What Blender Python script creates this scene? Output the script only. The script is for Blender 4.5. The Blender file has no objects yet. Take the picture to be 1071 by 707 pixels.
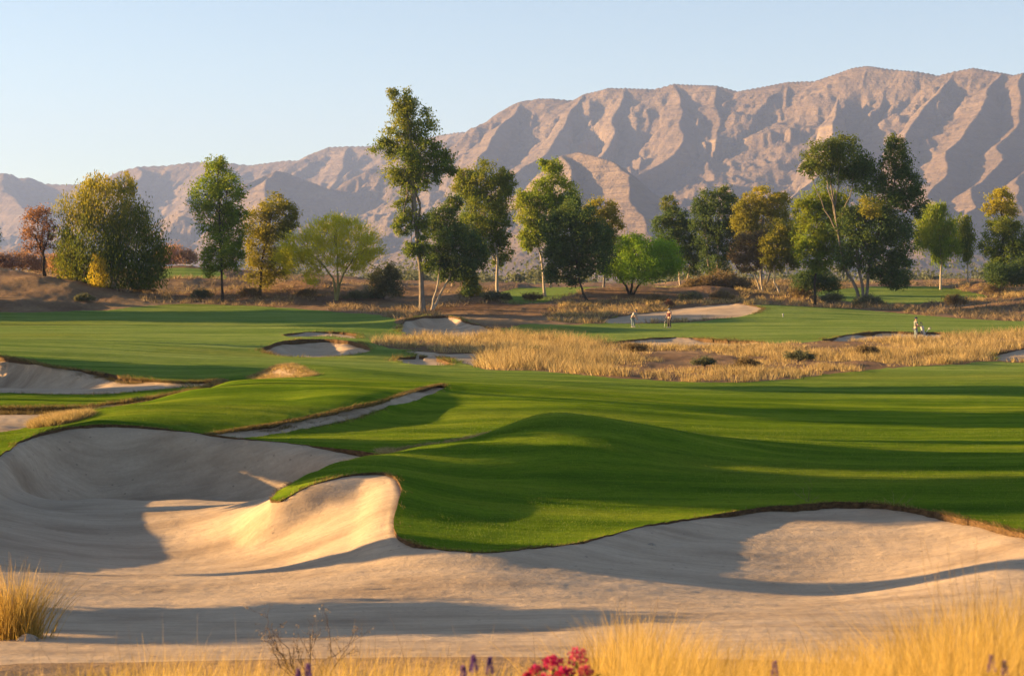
HAZE = 7e-5
EXPO = 2.32
import bpy, bmesh, math, random
import numpy as np
from mathutils import Vector, Matrix

rng = np.random.default_rng(7)
random.seed(7)
scene = bpy.context.scene
COL = scene.collection
R = math.radians

# ------------------------------------------------------------------ camera maths
F = 2000.0            # focal length in photo pixels (photo is 1071 wide)
CX, CY, HY = 535.5, 353.5, 290.0
CAMZ = 6.0
PITCH = math.atan((CY - HY) / F)
SP, CP = math.sin(PITCH), math.cos(PITCH)


def W(px, py, Y):
    """world point at distance Y seen at photo position px, py"""
    a, b = (px - CX) / F, -(py - CY) / F
    fy, fz = CP + SP * b, -SP + CP * b
    s = Y / fy
    return (a * s, Y, CAMZ + fz * s)


# ------------------------------------------------------------------ noise
def _hash(i, j, seed):
    n = (i.astype(np.int64) * 374761393 + j.astype(np.int64) * 668265263 + seed * 1442695041) & 0x7fffffff
    n = ((n ^ (n >> 13)) * 1274126177) & 0x7fffffff
    n = n ^ (n >> 16)
    return (n & 0xffff) / 65535.0


def vnoise(x, y, seed=0):
    xi, yi = np.floor(x), np.floor(y)
    fx, fy = x - xi, y - yi
    fx = fx * fx * fx * (fx * (fx * 6 - 15) + 10)
    fy = fy * fy * fy * (fy * (fy * 6 - 15) + 10)
    xi, yi = xi.astype(np.int64), yi.astype(np.int64)
    a, b = _hash(xi, yi, seed), _hash(xi + 1, yi, seed)
    c, d = _hash(xi, yi + 1, seed), _hash(xi + 1, yi + 1, seed)
    return (a + (b - a) * fx) * (1 - fy) + (c + (d - c) * fx) * fy


def fbm(x, y, octaves=4, seed=0, gain=0.5):
    x, y = np.asarray(x, float), np.asarray(y, float)
    t, a, n = 0.0, 1.0, 0.0
    for k in range(octaves):
        t = t + a * (vnoise(x, y, seed + k * 17) - 0.5)
        n += a
        a *= gain
        x, y = x * 2.03 + 11.3, y * 2.03 - 7.1
    return t / n * 2


def ridged(x, y, octaves=4, seed=0):
    x, y = np.asarray(x, float), np.asarray(y, float)
    t, a, n = 0.0, 1.0, 0.0
    for k in range(octaves):
        t = t + a * (1 - np.abs(2 * vnoise(x, y, seed + k * 31) - 1))
        n += a
        a *= 0.5
        x, y = x * 2.1 + 3.7, y * 2.1 + 9.2
    return t / n


def sstep(x, a, b):
    t = np.clip((x - a) / (b - a), 0, 1)
    return t * t * (3 - 2 * t)


# ------------------------------------------------------------------ object helpers
def tag(o, label=None, cat=None, group=None, kind=None):
    if label: o['label'] = label
    if cat: o['category'] = cat
    if group: o['group'] = group
    if kind: o['kind'] = kind
    return o


def empty(name, loc=(0, 0, 0), rz=0.0):
    o = bpy.data.objects.new(name, None)
    o.location = loc
    o.rotation_euler = (0, 0, rz)
    o.empty_display_size = 0.2
    COL.objects.link(o)
    return o


def link_mesh(name, me, mat=None, parent=None):
    o = bpy.data.objects.new(name, me)
    if mat is not None:
        me.materials.append(mat)
    COL.objects.link(o)
    if parent is not None:
        o.parent = parent
    return o


def np_mesh(name, verts, faces, smooth=True):
    """verts (n,3) and faces (m,3) or (m,4) arrays"""
    me = bpy.data.meshes.new(name)
    verts = np.ascontiguousarray(verts, dtype=np.float32)
    faces = np.ascontiguousarray(faces, dtype=np.int32)
    k = faces.shape[1]
    me.vertices.add(len(verts))
    me.vertices.foreach_set('co', verts.ravel())
    me.loops.add(faces.size)
    me.loops.foreach_set('vertex_index', faces.ravel())
    me.polygons.add(len(faces))
    me.polygons.foreach_set('loop_start', np.arange(0, faces.size, k, dtype=np.int32))
    me.polygons.foreach_set('use_smooth', np.full(len(faces), smooth, dtype=bool))
    me.update(calc_edges=True)
    return me


def mesh_obj(name, verts, faces, mat, parent=None, smooth=True):
    return link_mesh(name, np_mesh(name, verts, faces, smooth), mat, parent)


# ------------------------------------------------------------------ material helpers
class NT:
    def __init__(self, name):
        self.m = bpy.data.materials.new(name)
        self.m.use_nodes = True
        self.t = self.m.node_tree
        self.t.nodes.clear()
        self.out = self.n('ShaderNodeOutputMaterial')

    def n(self, typ, **kw):
        nd = self.t.nodes.new(typ)
        for k, v in kw.items():
            if k.startswith('i_'):
                nd.inputs[k[2:].replace('_', ' ')].default_value = v
            else:
                setattr(nd, k, v)
        return nd

    def l(self, a, b):
        self.t.links.new(a, b)

    def pos(self):
        return self.n('ShaderNodeNewGeometry').outputs['Position']

    def mapped(self, sx, sy, sz, src=None):
        mp = self.n('ShaderNodeMapping')
        mp.inputs['Scale'].default_value = (sx, sy, sz)
        self.l(src or self.pos(), mp.inputs['Vector'])
        return mp.outputs['Vector']

    def noise(self, vec, scale, detail=4, rough=0.55):
        nd = self.n('ShaderNodeTexNoise')
        nd.inputs['Scale'].default_value = scale
        nd.inputs['Detail'].default_value = detail
        nd.inputs['Roughness'].default_value = rough
        self.l(vec, nd.inputs['Vector'])
        return nd.outputs['Fac']

    def ramp(self, fac, stops):
        r = self.n('ShaderNodeValToRGB')
        el = r.color_ramp.elements
        while len(el) < len(stops):
            el.new(0.5)
        for e, (p, c) in zip(el, stops):
            e.position = p
            e.color = (c[0], c[1], c[2], 1) if not isinstance(c, (int, float)) else (c, c, c, 1)
        self.l(fac, r.inputs['Fac'])
        return r.outputs['Color']

    def mix(self, fac, a, b, mode='MIX'):
        nd = self.n('ShaderNodeMix', data_type='RGBA', blend_type=mode)
        if isinstance(fac, (int, float)):
            nd.inputs[0].default_value = fac
        else:
            self.l(fac, nd.inputs[0])
        for s, v in ((6, a), (7, b)):
            if isinstance(v, tuple):
                nd.inputs[s].default_value = (v[0], v[1], v[2], 1)
            else:
                self.l(v, nd.inputs[s])
        return nd.outputs[2]

    def math(self, op, a, b=None, clamp=False):
        nd = self.n('ShaderNodeMath', operation=op, use_clamp=clamp)
        for s, v in ((0, a), (1, b)):
            if v is None: continue
            if isinstance(v, (int, float)):
                nd.inputs[s].default_value = v
            else:
                self.l(v, nd.inputs[s])
        return nd.outputs[0]

    def bump(self, h, strength, dist):
        nd = self.n('ShaderNodeBump')
        nd.inputs['Strength'].default_value = strength
        nd.inputs['Distance'].default_value = dist
        self.l(h, nd.inputs['Height'])
        return nd.outputs['Normal']

    def bsdf(self, color, rough=0.8, normal=None, spec=0.25, sheen=0.0, metallic=0.0):
        b = self.n('ShaderNodeBsdfPrincipled')
        if isinstance(color, tuple):
            b.inputs['Base Color'].default_value = (color[0], color[1], color[2], 1)
        else:
            self.l(color, b.inputs['Base Color'])
        b.inputs['Roughness'].default_value = rough
        b.inputs['Specular IOR Level'].default_value = spec
        b.inputs['Metallic'].default_value = metallic
        if sheen:
            b.inputs['Sheen Weight'].default_value = sheen
        if normal is not None:
            self.l(normal, b.inputs['Normal'])
        return b

    def done(self, sh):
        self.l(sh.outputs[0] if hasattr(sh, 'outputs') else sh, self.out.inputs['Surface'])
        return self.m


def mat_turf():
    t = NT('mown_turf')
    big = t.noise(t.mapped(0.035, 0.05, 0.05), 1.0, 3)
    mid = t.noise(t.mapped(0.12, 0.5, 0.3), 1.0, 4)
    fine = t.noise(t.mapped(2.0, 7.0, 3.0), 1.0, 5, 0.65)
    mow = t.noise(t.mapped(0.02, 0.55, 0.0), 1.0, 2)
    c = t.ramp(mid, [(0.3, (0.062, 0.118, 0.010)), (0.5, (0.108, 0.178, 0.013)), (0.72, (0.190, 0.240, 0.022))])
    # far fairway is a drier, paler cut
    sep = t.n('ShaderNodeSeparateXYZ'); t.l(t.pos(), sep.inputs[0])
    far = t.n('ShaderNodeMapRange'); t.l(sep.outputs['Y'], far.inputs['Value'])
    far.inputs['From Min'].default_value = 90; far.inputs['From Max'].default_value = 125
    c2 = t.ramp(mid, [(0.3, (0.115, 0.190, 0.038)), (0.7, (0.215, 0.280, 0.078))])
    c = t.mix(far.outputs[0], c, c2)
    dry = t.math('MULTIPLY', t.ramp(big, [(0.52, 0.0), (0.75, 0.55)]), 1.0)
    c = t.mix(dry, c, (0.20, 0.21, 0.035))
    c = t.mix(0.55, c, t.ramp(fine, [(0.25, (0.35, 0.4, 0.3)), (0.5, (1, 1, 1)), (0.8, (1.5, 1.45, 1.3))]), 'MULTIPLY')
    c = t.mix(0.6, c, t.ramp(mow, [(0.42, (0.70, 0.78, 0.7)), (0.58, (1.28, 1.2, 1.15))]), 'MULTIPLY')
    grain = t.noise(t.mapped(11, 26, 14), 1.0, 4, 0.75)
    c = t.mix(0.65, c, t.ramp(grain, [(0.3, (0.5, 0.55, 0.45)), (0.5, (1, 1, 1)), (0.7, (1.5, 1.45, 1.4))]), 'MULTIPLY')
    h = t.noise(t.mapped(9, 14, 9), 1.0, 5, 0.7)
    b = t.bsdf(c, 0.9, t.bump(h, 0.8, 0.06), 0.0)
    return t.done(b)


def mat_sand():
    t = NT('bunker_sand')
    big = t.noise(t.mapped(0.25, 0.5, 0.3), 1.0, 5)
    rake = t.noise(t.mapped(0.35, 3.2, 2.0), 1.0, 4, 0.6)
    fine = t.noise(t.mapped(9, 9, 9), 1.0, 6, 0.7)
    c = t.ramp(big, [(0.28, (0.310, 0.230, 0.158)), (0.5, (0.445, 0.342, 0.240)), (0.75, (0.505, 0.395, 0.282))])
    c = t.mix(0.35, c, t.ramp(rake, [(0.35, (0.72, 0.70, 0.68)), (0.6, (1.1, 1.1, 1.1))]), 'MULTIPLY')
    c = t.mix(0.35, c, t.ramp(fine, [(0.3, (0.75, 0.74, 0.72)), (0.6, (1.12, 1.12, 1.12))]), 'MULTIPLY')
    vor = t.n('ShaderNodeTexVoronoi'); vor.inputs['Scale'].default_value = 1.0
    t.l(t.mapped(2.2, 2.2, 2.2), vor.inputs['Vector'])
    speck = t.ramp(vor.outputs['Distance'], [(0.05, 0.6), (0.11, 0.0)])
    c = t.mix(speck, c, (0.13, 0.10, 0.075))
    comb = t.noise(t.mapped(0.5, 11, 4), 1.0, 3, 0.6)
    c = t.mix(0.25, c, t.ramp(comb, [(0.35, (0.8, 0.79, 0.78)), (0.6, (1.12, 1.12, 1.12))]), 'MULTIPLY')
    h = t.math('ADD', t.math('ADD', t.math('MULTIPLY', rake, 0.9), t.math('MULTIPLY', comb, 0.35)), t.math('MULTIPLY', fine, 0.35))
    return t.done(t.bsdf(c, 0.95, t.bump(h, 0.55, 0.09), 0.12))


def mat_ground():
    t = NT('desert_soil')
    big = t.noise(t.mapped(0.08, 0.08, 0.08), 1.0, 5)
    fine = t.noise(t.mapped(2.2, 2.2, 2.2), 1.0, 6, 0.7)
    c = t.ramp(big, [(0.3, (0.125, 0.074, 0.042)), (0.5, (0.200, 0.125, 0.070)), (0.7, (0.285, 0.195, 0.108))])
    c = t.mix(0.7, c, t.ramp(fine, [(0.3, (0.5, 0.48, 0.45)), (0.6, (1.2, 1.2, 1.2))]), 'MULTIPLY')
    # sandy wash at the edge of the near bunker
    sep = t.n('ShaderNodeSeparateXYZ'); t.l(t.pos(), sep.inputs[0])
    mr = t.n('ShaderNodeMapRange'); t.l(sep.outputs['Y'], mr.inputs['Value'])
    mr.inputs['From Min'].default_value = 36; mr.inputs['From Max'].default_value = 16
    mr.inputs['To Max'].default_value = 0.9
    sandy = t.mix(0.6, (0.36, 0.265, 0.175), t.ramp(fine, [(0.3, (0.6, 0.58, 0.55)), (0.6, (1.15, 1.15, 1.15))]), 'MULTIPLY')
    c = t.mix(mr.outputs[0], c, sandy)
    return t.done(t.bsdf(c, 0.95, t.bump(fine, 0.8, 0.25), 0.1))


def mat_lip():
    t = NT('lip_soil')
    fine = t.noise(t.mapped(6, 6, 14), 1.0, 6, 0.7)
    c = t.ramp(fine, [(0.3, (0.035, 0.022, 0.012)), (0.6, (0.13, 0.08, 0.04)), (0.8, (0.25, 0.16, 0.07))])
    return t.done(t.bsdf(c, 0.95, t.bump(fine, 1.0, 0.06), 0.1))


def mat_mountain(name, tint=1.0):
    t = NT(name)
    big = t.noise(t.mapped(0.0012, 0.0012, 0.0025), 1.0, 6, 0.6)
    strata = t.noise(t.mapped(0.0012, 0.0012, 0.030), 1.0, 4, 0.6)
    fine = t.noise(t.mapped(0.02, 0.02, 0.02), 1.0, 5, 0.65)
    c = t.ramp(big, [(0.3, (0.105, 0.075, 0.056)), (0.5, (0.140, 0.104, 0.078)), (0.7, (0.190, 0.145, 0.108))])
    c = t.mix(0.35, c, t.ramp(strata, [(0.35, (0.7, 0.66, 0.62)), (0.62, (1.2, 1.18, 1.15))]), 'MULTIPLY')
    c = t.mix(0.4, c, t.ramp(fine, [(0.3, (0.6, 0.58, 0.55)), (0.65, (1.2, 1.2, 1.2))]), 'MULTIPLY')
    a = t.n('ShaderNodeAttribute'); a.attribute_name = 'cliff'
    cl = t.ramp(t.noise(t.mapped(0.004, 0.004, 0.09), 1.0, 4), [(0.35, (0.22, 0.155, 0.10)), (0.6, (0.36, 0.28, 0.18))])
    c = t.mix(a.outputs['Fac'], c, cl)
    return t.done(t.bsdf(c, 0.95, t.bump(t.math('ADD', fine, strata), 0.8, 22.0), 0.05))
# ------------------------------------------------------------------ the golf ground
# outlines of the sand (photo x, photo y, distance in metres)
BUNK = {}
BUNK['main'] = [(-60,692,26.5),(-140,640,33.5),(-130,590,41),(-80,540,50),(-30,500,58),(0,479,62.3),(20,462,65.3),(60,450,67.3),
 (100,446,68),(150,447,68),(200,453,67),(250,459,66.2),(300,464.5,65.3),(350,470,64.3),(385,473.5,63.4),(402,477,62.2),
 (370,484,60),(330,497,57),(300,511,54.2),(284,524,51.5),(290,527,50.6),(302,520,50.6),(320,511,51),(345,503,51.5),(365,498.5,52),
 (385,496,52.2),(405,496,51.8),(415,501,50.8),(420,511,49.2),(418,525,47.5),(414,545,45.2),(416,560,43.6),(427,569,42.7),(445,574,42.3),
 (480,578,42),(520,579,42),(555,575,42.6),(600,570,43.5),(650,557,45.5),(700,547,47.2),(750,539,48.6),(800,532,49.8),(850,528,50.3),
 (880,526,50.5),(920,528,50),(960,534,49),(1000,542,47.3),(1040,552,45.3),(1075,561,43.5),(1120,578,41),(1180,605,38),(1200,645,33),
 (1150,690,28),(1000,698,25.8),(800,690,26.3),(600,687,26.6),(400,687,26.8),(200,691,26.5),(40,693,26.2)]
BUNK['rough_step'] = [(402,472.5,65),(425,470,66),(450,466.5,66.4),(480,461.5,66),(502,456.5,65.4),(507,457.5,64),(485,464,63.5),(450,470,63.1),
 (425,474.5,62.9),(408,476,62.8)]
BUNK['long_strip'] = [(215,456,69),(250,449,71),(300,441,73),(350,430,76),(400,418,79.5),(430,409.5,83.5),(463,402.5,88),(470,404.5,87),
 (440,416.5,82.5),(400,431,78),(350,443.5,74.3),(300,452.5,71.4),(262,459,69.4),(238,460,68.6)]
BUNK['tier'] = [(-80,429,84),(0,427.5,85),(60,427,85),(100,424.5,86),(150,417.5,88.5),(200,409.5,92),(236,400.5,96),(231,403.5,94),(200,412.5,90.5),
 (150,421.5,87),(100,428.5,83.5),(60,434,80),(42,443,76),(30,448,73.8),(0,453,72),(-80,457,70.5)]
BUNK['upper_left'] = [(-100,365,125),(0,373,119),(28,378,116),(57,384.5,112),(85,387.5,110.5),(113,392,108),(125,395,106.5),(156,398.5,105),
 (184,400.5,103.5),(234,399.5,101),(233,401.5,98.5),(200,405,96.3),(150,409.5,94),(110,412.5,92.4),(57,413,92.2),(0,411.5,93),(-100,409,95)]
BUNK['pyramid'] = [(268,394.5,107),(280,387.5,107.2),(297,381.5,106.6),(310,386.5,104.8),(325,395,102.2),(297,396.8,103.8)]
BUNK['oval'] = [(273,366.5,141.5),(284,360.5,146),(308,356,150),(340,355,151),(365,357,149),(383,362,145),(390,366.5,141.5),(370,371.5,137.2),
 (340,374,134.8),(305,373.5,135.2),(283,370.5,138)]
BUNK['arc'] = [(296,350.5,164.5),(320,347.5,168),(350,347.5,168),(376,351,164.5),(374,354,160),(340,352,162),(302,352.5,161)]
BUNK['back_left'] = [(418,345,178),(421,337,189),(433,332.5,196),(455,330.5,199),(475,331.5,198),(497,339.5,188.5),(524,346.5,178.5),(500,352,171),
 (470,354,168.5),(440,353,169.5),(425,350.5,173)]
BUNK['small'] = [(412,377,131.5),(421,374.5,134),(450,375,134),(470,379,130.2),(474,382,127.5),(450,382.5,126.5),(425,380.5,128.5)]
BUNK['wash'] = [(425,367.5,141.5),(470,370,139.5),(503,371.5,138),(503,384.5,125),(482,380,129.5),(476,375.5,132.5),(440,372,136)]
BUNK['greenside'] = [(636,358.7,158),(665,355.5,163.5),(690,353.5,167),(722,353.5,167),(750,356,163.5),(800,358.7,159),(790,361,154.5),(740,362,152.5),
 (690,362,152.5),(650,361,155)]
BUNK['green_right'] = [(862,356.5,161.5),(890,350,173.5),(920,347,179.5),(950,347.5,179),(990,349.5,176.5),(985,353.5,167.5),(940,355.5,164),(900,357,162),(875,358,160.3)]
BUNK['far_right'] = [(1040,372,139.5),(1060,366.5,145),(1090,364,148),(1112,370,140.5),(1100,377,133.3),(1060,378.5,131.5),(1042,376.5,133.2)]
BUNK['behind_green'] = [(630,337.5,208),(648,331,221),(690,326.5,231.5),(740,320.5,234),(775,318.5,231),(797,323.5,225),(780,330.5,215.5),
 (740,334.5,214.5),(690,337,209.5),(660,338.5,206)]
NAMES = {  # label of each bunker
 'main': 'wide foreground sand bunker curving around the green turf nose',
 'rough_step': 'short gold rough step behind the nearest turf mound',
 'long_strip': 'long thin pale sand strip under the left turf lobe',
 'tier': 'narrow sand bunker under a dark rough lip at the left edge',
 'upper_left': 'grey shaded sand bunker on the left fairway slope',
 'pyramid': 'small gold sunlit pyramid of sand on the fairway',
 'oval': 'oval dark sand bunker in the middle of the left fairway',
 'arc': 'thin arc of sand just behind the oval bunker',
 'back_left': 'dark sand bunker in front of the tallest tree',
 'small': 'small dark sand pit beside the pale wash',
 'wash': 'pale sandy wash left of the tall gold grass',
 'greenside': 'low sand bunker under the lip in front of the two golfers',
 'green_right': 'grey sand bunker beside the push cart',
 'far_right': 'grey sand bunker at the right end of the gold grass',
 'behind_green': 'pink sunlit sand bunker behind the two golfers'}
DROP = {'main': 0.145, 'rough_step': 0.10, 'long_strip': 0.16, 'tier': 0.22, 'upper_left': 0.22, 'pyramid': 0.02, 'oval': 0.3, 'arc': 0.25,
        'back_left': 0.25, 'small': 0.2, 'wash': 0.05, 'greenside': 0.3, 'green_right': 0.3, 'far_right': 0.2, 'behind_green': 0.1}

TURF = [
 # main fairway
 [(-700,331,215),(-250,330,222),(0,328.5,225),(60,326.5,230),(130,321.5,240),(200,318.5,248),(260,319.5,246),(300,322,241),(350,326,233),(400,331,222),
  (414,337,200),(418,347,176),(440,354,166),(470,355,164),(500,353,168),(520,353,166),(505,384,125),(560,389,118),(640,396,111),(720,399.5,107.5),
  (790,399.5,107.5),(860,392.5,114.5),(920,386.5,121.5),(1000,381.5,127.5),(1035,378,131),(1075,379,130),(1200,378,131),(1700,376,133),
  (1900,620,36),(1210,640,33),(1180,690,27),(1180,600,38),(1075,561,40),(880,560,44),(500,640,36),(-150,600,36),(-900,620,36)],
 # putting green
 [(522,347,178),(540,341.5,190),(600,340,197),(632,338,207),(660,338.5,205),(740,334.5,213),(780,330.5,224),(798,327.5,232),(860,326.5,235),(900,328.5,231),
  (960,331.5,223),(1071,336.5,211),(1300,338,207),(1300,342,188),(1071,344.5,181),(1040,347.5,176),(985,352,168),(940,354.5,164),(900,354,166),(870,355,163),(820,358.5,158),
  (760,361,155),(700,361,155),(650,359.5,157),(600,357.5,160),(560,352.5,168.5),(530,350.5,171.5)],
 # raised ledge on the right
 [(838,312,275),(870,304,288),(920,299.5,297),(970,300,297),(1010,306,287),(1035,313,274),(1000,317,265.5),(930,318,262.5),(870,316,266)],
 # distant fairway
 [(522,313,298),(560,306,325),(620,300,350),(716,303,340),(716,307,322),(640,313,297),(600,322,266),(540,327,251),(518,322,266)],
 # dark mound far left
 [(158,293,322),(170,281,337),(200,280,339),(231,283,337),(236,292,322)],
]
NATIVE = [  # dry grass field and tufts inside the turf
 [(500,353,168),(530,350.5,172),(560,352.5,168.5),(600,357.5,160),(650,359.5,157),(700,361.5,154.5),(760,361.5,154.5),(820,358.5,158),(870,355.5,163),(900,354.5,165),
  (940,355.2,164),(985,352.5,167.5),(1040,348,176),(1075,344.5,182),(1200,340,190),(1250,372,140),(1071,372,140),(1035,377,133.5),(1000,381,128),(920,386,122),(860,392,115),
  (790,399,108),(720,399,108),(640,396,111),(560,389,118),(505,384,124),(500,368,140)],
 [(393,363,149),(400,355.5,158),(430,354.5,161),(470,355.5,161),(502,354,165),(502,371,138.5),(440,368.5,141),(410,366.5,144.5)],
 [(33,446,74.5),(45,436,77.5),(62,432.5,78.5),(80,437.5,76.5),(97,444.5,74),(62,447.5,72.5)],
]

# surface points seen in the photo (photo x, photo y, distance)
PTS_UP = [
 # nose and near mound
 (300,508,52.8),(320,495,54.2),(345,485,56),(370,479,58),(400,475,59.5),(430,468,62),(480,463,62.8),(505,456,63),(520,449,63),(540,441,63.2),
 (560,434,63.2),(580,431,63.2),(600,432,63.2),(640,438,63.2),(700,450,63.2),(760,462,63.6),(830,472,64),
 (350,493,53.5),(600,465,59),(600,490,56),(600,520,51.5),(600,550,46.3),(500,500,55),(500,540,47.5),(450,490,56.5),(450,520,49.5),(750,490,58),(750,515,52.5),
 (900,480,62),(900,505,54.3),(1050,480,62.5),(1050,520,51.2),(1150,500,55),(1300,520,51),(540,470,59),(700,475,59.5),
 # valley and long ridge
 (350,460,68),(420,450,71.3),(480,430,78.3),(520,415,84),(300,460,67.6),(480,401.5,89),(520,404,89),(560,407.5,88.5),(600,411,88),(650,415,88),(700,419,88),
 (600,425,80),(700,435,79.3),(700,445,75.3),(800,450,75.2),(800,430,84),(900,440,80.3),(1000,430,86),(1000,455,73),(1200,440,80),(1100,415,96),
 # left lobe
 (100,440,69.5),(200,440,71.7),(200,420,78.5),(300,420,79.5),(300,400,88),(240,398.5,90),(400,405,87),(120,425,76),(62,440,74.5),(62,447,71),(20,458,68),
 (300,394.5,95),(200,407,85),
 # band in front of the upper left bunker
 (0,418,88.5),(100,416.5,90),(180,408,93.3),(-80,420,88),
 # fairway beyond
 (100,370,126),(200,380,120),(300,378,125),(100,350,165),(250,350,165),(250,382,117),(400,385,115),(450,395,104.5),(550,400,101.5),(700,410,98.3),(900,400,107.5),
 (1050,390,115),(1050,410,98.5),(800,405,103),(650,402,104),(-100,350,165),(-150,390,112),(200,365,138),(230,350,166),(330,380,122),
 (100,335,205),(300,335,205),(-100,335,206),(300,323,239),(100,323,239),(400,338,196),(400,350,168),(390,372,134),
 # gold field
 (600,375,134),(800,378,131),(950,368,143),(700,385,122),(540,370,140),(1100,360,155),
 # green
 (600,350,172),(800,345,183),(700,345,184),(663,344,191),(600,342,191),(850,335,211),(950,337,207),(530,346,180),(900,343,190),(1100,340,200),
 # native ridges behind
 (0,283,270),(40,286,270),(80,298,260),(110,310,250),(0,312,240),(50,308,248),(-100,271,272),(-220,263,274),(-100,315,240),(150,302,295),(200,302,290),(180,312,262),(270,306,268),(320,306,268),
 (300,315,254),(350,310,262),(400,316,252),(450,326,238),(500,321,248),(540,333,213),(580,329,224),(615,321,242),(640,327,231),(600,328,236),(660,306,280),(700,306,282),(750,301,288),
 (750,312,262),(800,306,278),(815,308,272),(800,319,249),(850,321,247),(903,322,245),(950,323,243),(1000,323,243),(1060,316,254),(1000,297,303),(1060,301,298),
 (1071,329,230),(1150,318,252),(920,299.5,297),(930,318,262),(690,324,236),(770,316,254),
 (170,281,337),(200,280,339),(231,283,337),(158,294,321),(236,293,321),(570,300,350),(480,310,290),(860,310,275),
 # hill the photographer stands on
 (535,715,20.5),(200,716,20.5),(900,716,20.5),(-300,716,20.5),(1400,716,20.5),
]
# points the camera cannot see: x pixel direction, distance, height
PTS_Z = [(560,70,.3),(620,70,.28),(500,69,.3),(700,71,.22),(520,96,.55),(480,96,.6),(600,97,.35),(300,110,.62),(260,110,.66),(340,110,.58),(300,97.5,.85),(240,95,.85),
 (535,12,3.0),(200,12,3.0),(900,12,3.0),(535,5,4.2),(-500,8,3.6),(1600,8,3.6),(-600,30,1.5),(1700,30,1.5),(-600,60,1.0),(1700,60,1.0),(-500,110,1.0),(1600,110,1.0),
 (-600,200,2.5),(1700,200,2.0),(0,310,5.0),(-500,310,5),(1600,310,5),(180,420,5),(600,420,4.2),(1000,400,4.6),(535,600,4),(100,600,4),(1000,600,4),(-800,600,4),(1900,600,4),
 (535,1200,2),(0,1200,2),(1071,1200,2),(-900,1200,2),(2000,1200,2),(535,2400,2),(-900,2400,2),(2000,2400,2),(535,9000,0),(-900,9000,0),(2000,9000,0),
 (535,2,4.4),(-2000,3,4.2),(3000,3,4.2),(-900,12,3.2),(2000,12,3.2)]
PTS_SAND = [
 (100,514,65.5),(200,515,64.9),(250,515,64.4),(300,513,63.4),(350,505,62.7),(20,522,62.5),(60,517,64.4),(100,520,60.5),(200,522,59.5),(300,520,58),(40,530,58.5),
 (200,560,52.5),(60,560,52.5),(200,600,44),(60,600,44.3),(200,640,37.5),(60,640,37.5),(200,668,31.5),(60,668,31.5),(-60,600,41),
 (380,520,50.2),(330,545,49.3),(290,545,50.8),(250,560,51),(300,560,49.3),(380,550,46.8),(350,575,44.7),(400,590,42),(400,530,48),(500,600,40.3),(300,590,45.2),(300,530,50.8),
 (650,575,44.2),(650,600,41.7),(750,570,45.7),(750,600,42.7),(880,552,47.8),(880,590,44.2),(880,620,40.7),(1000,562,45.7),(1000,590,42.2),(1060,590,40),(1100,620,37),
 (1000,640,35),(700,640,36),(500,640,36.5),(500,668,31),(800,662,31),(1000,670,29.5),(350,668,31),
 (0,436,80.5),(0,445,75),(100,426,85),(0,403,116.9),(30,404,114.2),(57,404.5,110.9),(90,405,108.7),(-60,403,118),(110,404.5,106),(0,406,104),(50,407,104),(100,407,101),(150,404,99.5),(-60,403,117),
 (297,390,105.2),(290,393,105),(330,371,148.8),(305,370,147.5),(360,370,146.8),(285,368,144),(378,368,143),(330,372,142),(440,349,195),(455,348.5,196.5),(475,347,195),(450,351,184),(500,346,178),(445,381,132.6),(425,379.5,132),
 (700,358,158.5),(740,358.5,158),(930,352,170),(1075,372,139.5),(740,328,222),(690,332,216),
]


def catmull(poly, step_px=2.0):
    P = np.array(poly, float)
    out = []
    n = len(P)
    for i in range(n):
        p0, p1, p2, p3 = P[(i - 1) % n], P[i], P[(i + 1) % n], P[(i + 2) % n]
        m = max(2, min(40, int(np.hypot(p2[0] - p1[0], p2[1] - p1[1]) / step_px)))
        l0, l1, l2 = [max(1e-3, math.sqrt(np.hypot(*(b - a)[:2]))) for a, b in ((p0, p1), (p1, p2), (p2, p3))]
        for k in range(m):
            t = k / m
            # bounded tangents (centripetal) keep the outline from looping
            m1 = (p2 - p1) + l1 * ((p1 - p0) / l0 - (p2 - p0) / (l0 + l1))
            m2 = (p2 - p1) + l1 * ((p3 - p2) / l2 - (p3 - p1) / (l1 + l2))
            h = (2 * t**3 - 3 * t**2 + 1) * p1 + (t**3 - 2 * t**2 + t) * m1 + (-2 * t**3 + 3 * t**2) * p2 + (t**3 - t**2) * m2
            out.append(h)
    return np.array(out)


def to_world(P):
    return np.array([W(*p) for p in P])


def uv(X, Y):
    return np.stack([X / (Y + 0.6), np.log(Y + 0.6)], -1)


class RBF:
    def __init__(self, xyz, lam=2e-4):
        self.c = uv(xyz[:, 0], xyz[:, 1])
        n = len(self.c)
        A = np.zeros((n + 3, n + 3))
        A[:n, :n] = self.phi(self.c[:, None, :] - self.c[None, :, :])
        A[:n, :n] -= 0
        A[np.arange(n), np.arange(n)] += lam
        Pm = np.c_[np.ones(n), self.c]
        A[:n, n:] = Pm; A[n:, :n] = Pm.T
        b = np.r_[xyz[:, 2], 0, 0, 0]
        self.w = np.linalg.solve(A, b)

    @staticmethod
    def phi(d):
        r = np.sqrt((d * d).sum(-1) + 1e-5)
        return -(r * np.sqrt(r))

    def __call__(self, X, Y):
        X, Y = np.asarray(X, float), np.asarray(Y, float)
        q = uv(X.ravel(), Y.ravel())
        out = np.empty(len(q))
        c = self.c.astype(np.float32); w = self.w[:-3]
        for s in range(0, len(q), 8000):
            p = q[s:s + 8000]
            p32 = p.astype(np.float32)
            dx = p32[:, None, 0] - c[None, :, 0]
            dy = p32[:, None, 1] - c[None, :, 1]
            r = np.sqrt(dx * dx + dy * dy + np.float32(1e-5))
            out[s:s + 8000] = -(r * np.sqrt(r)).astype(np.float64) @ w + self.w[-3] + p @ self.w[-2:]
        return out.reshape(X.shape)


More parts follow.
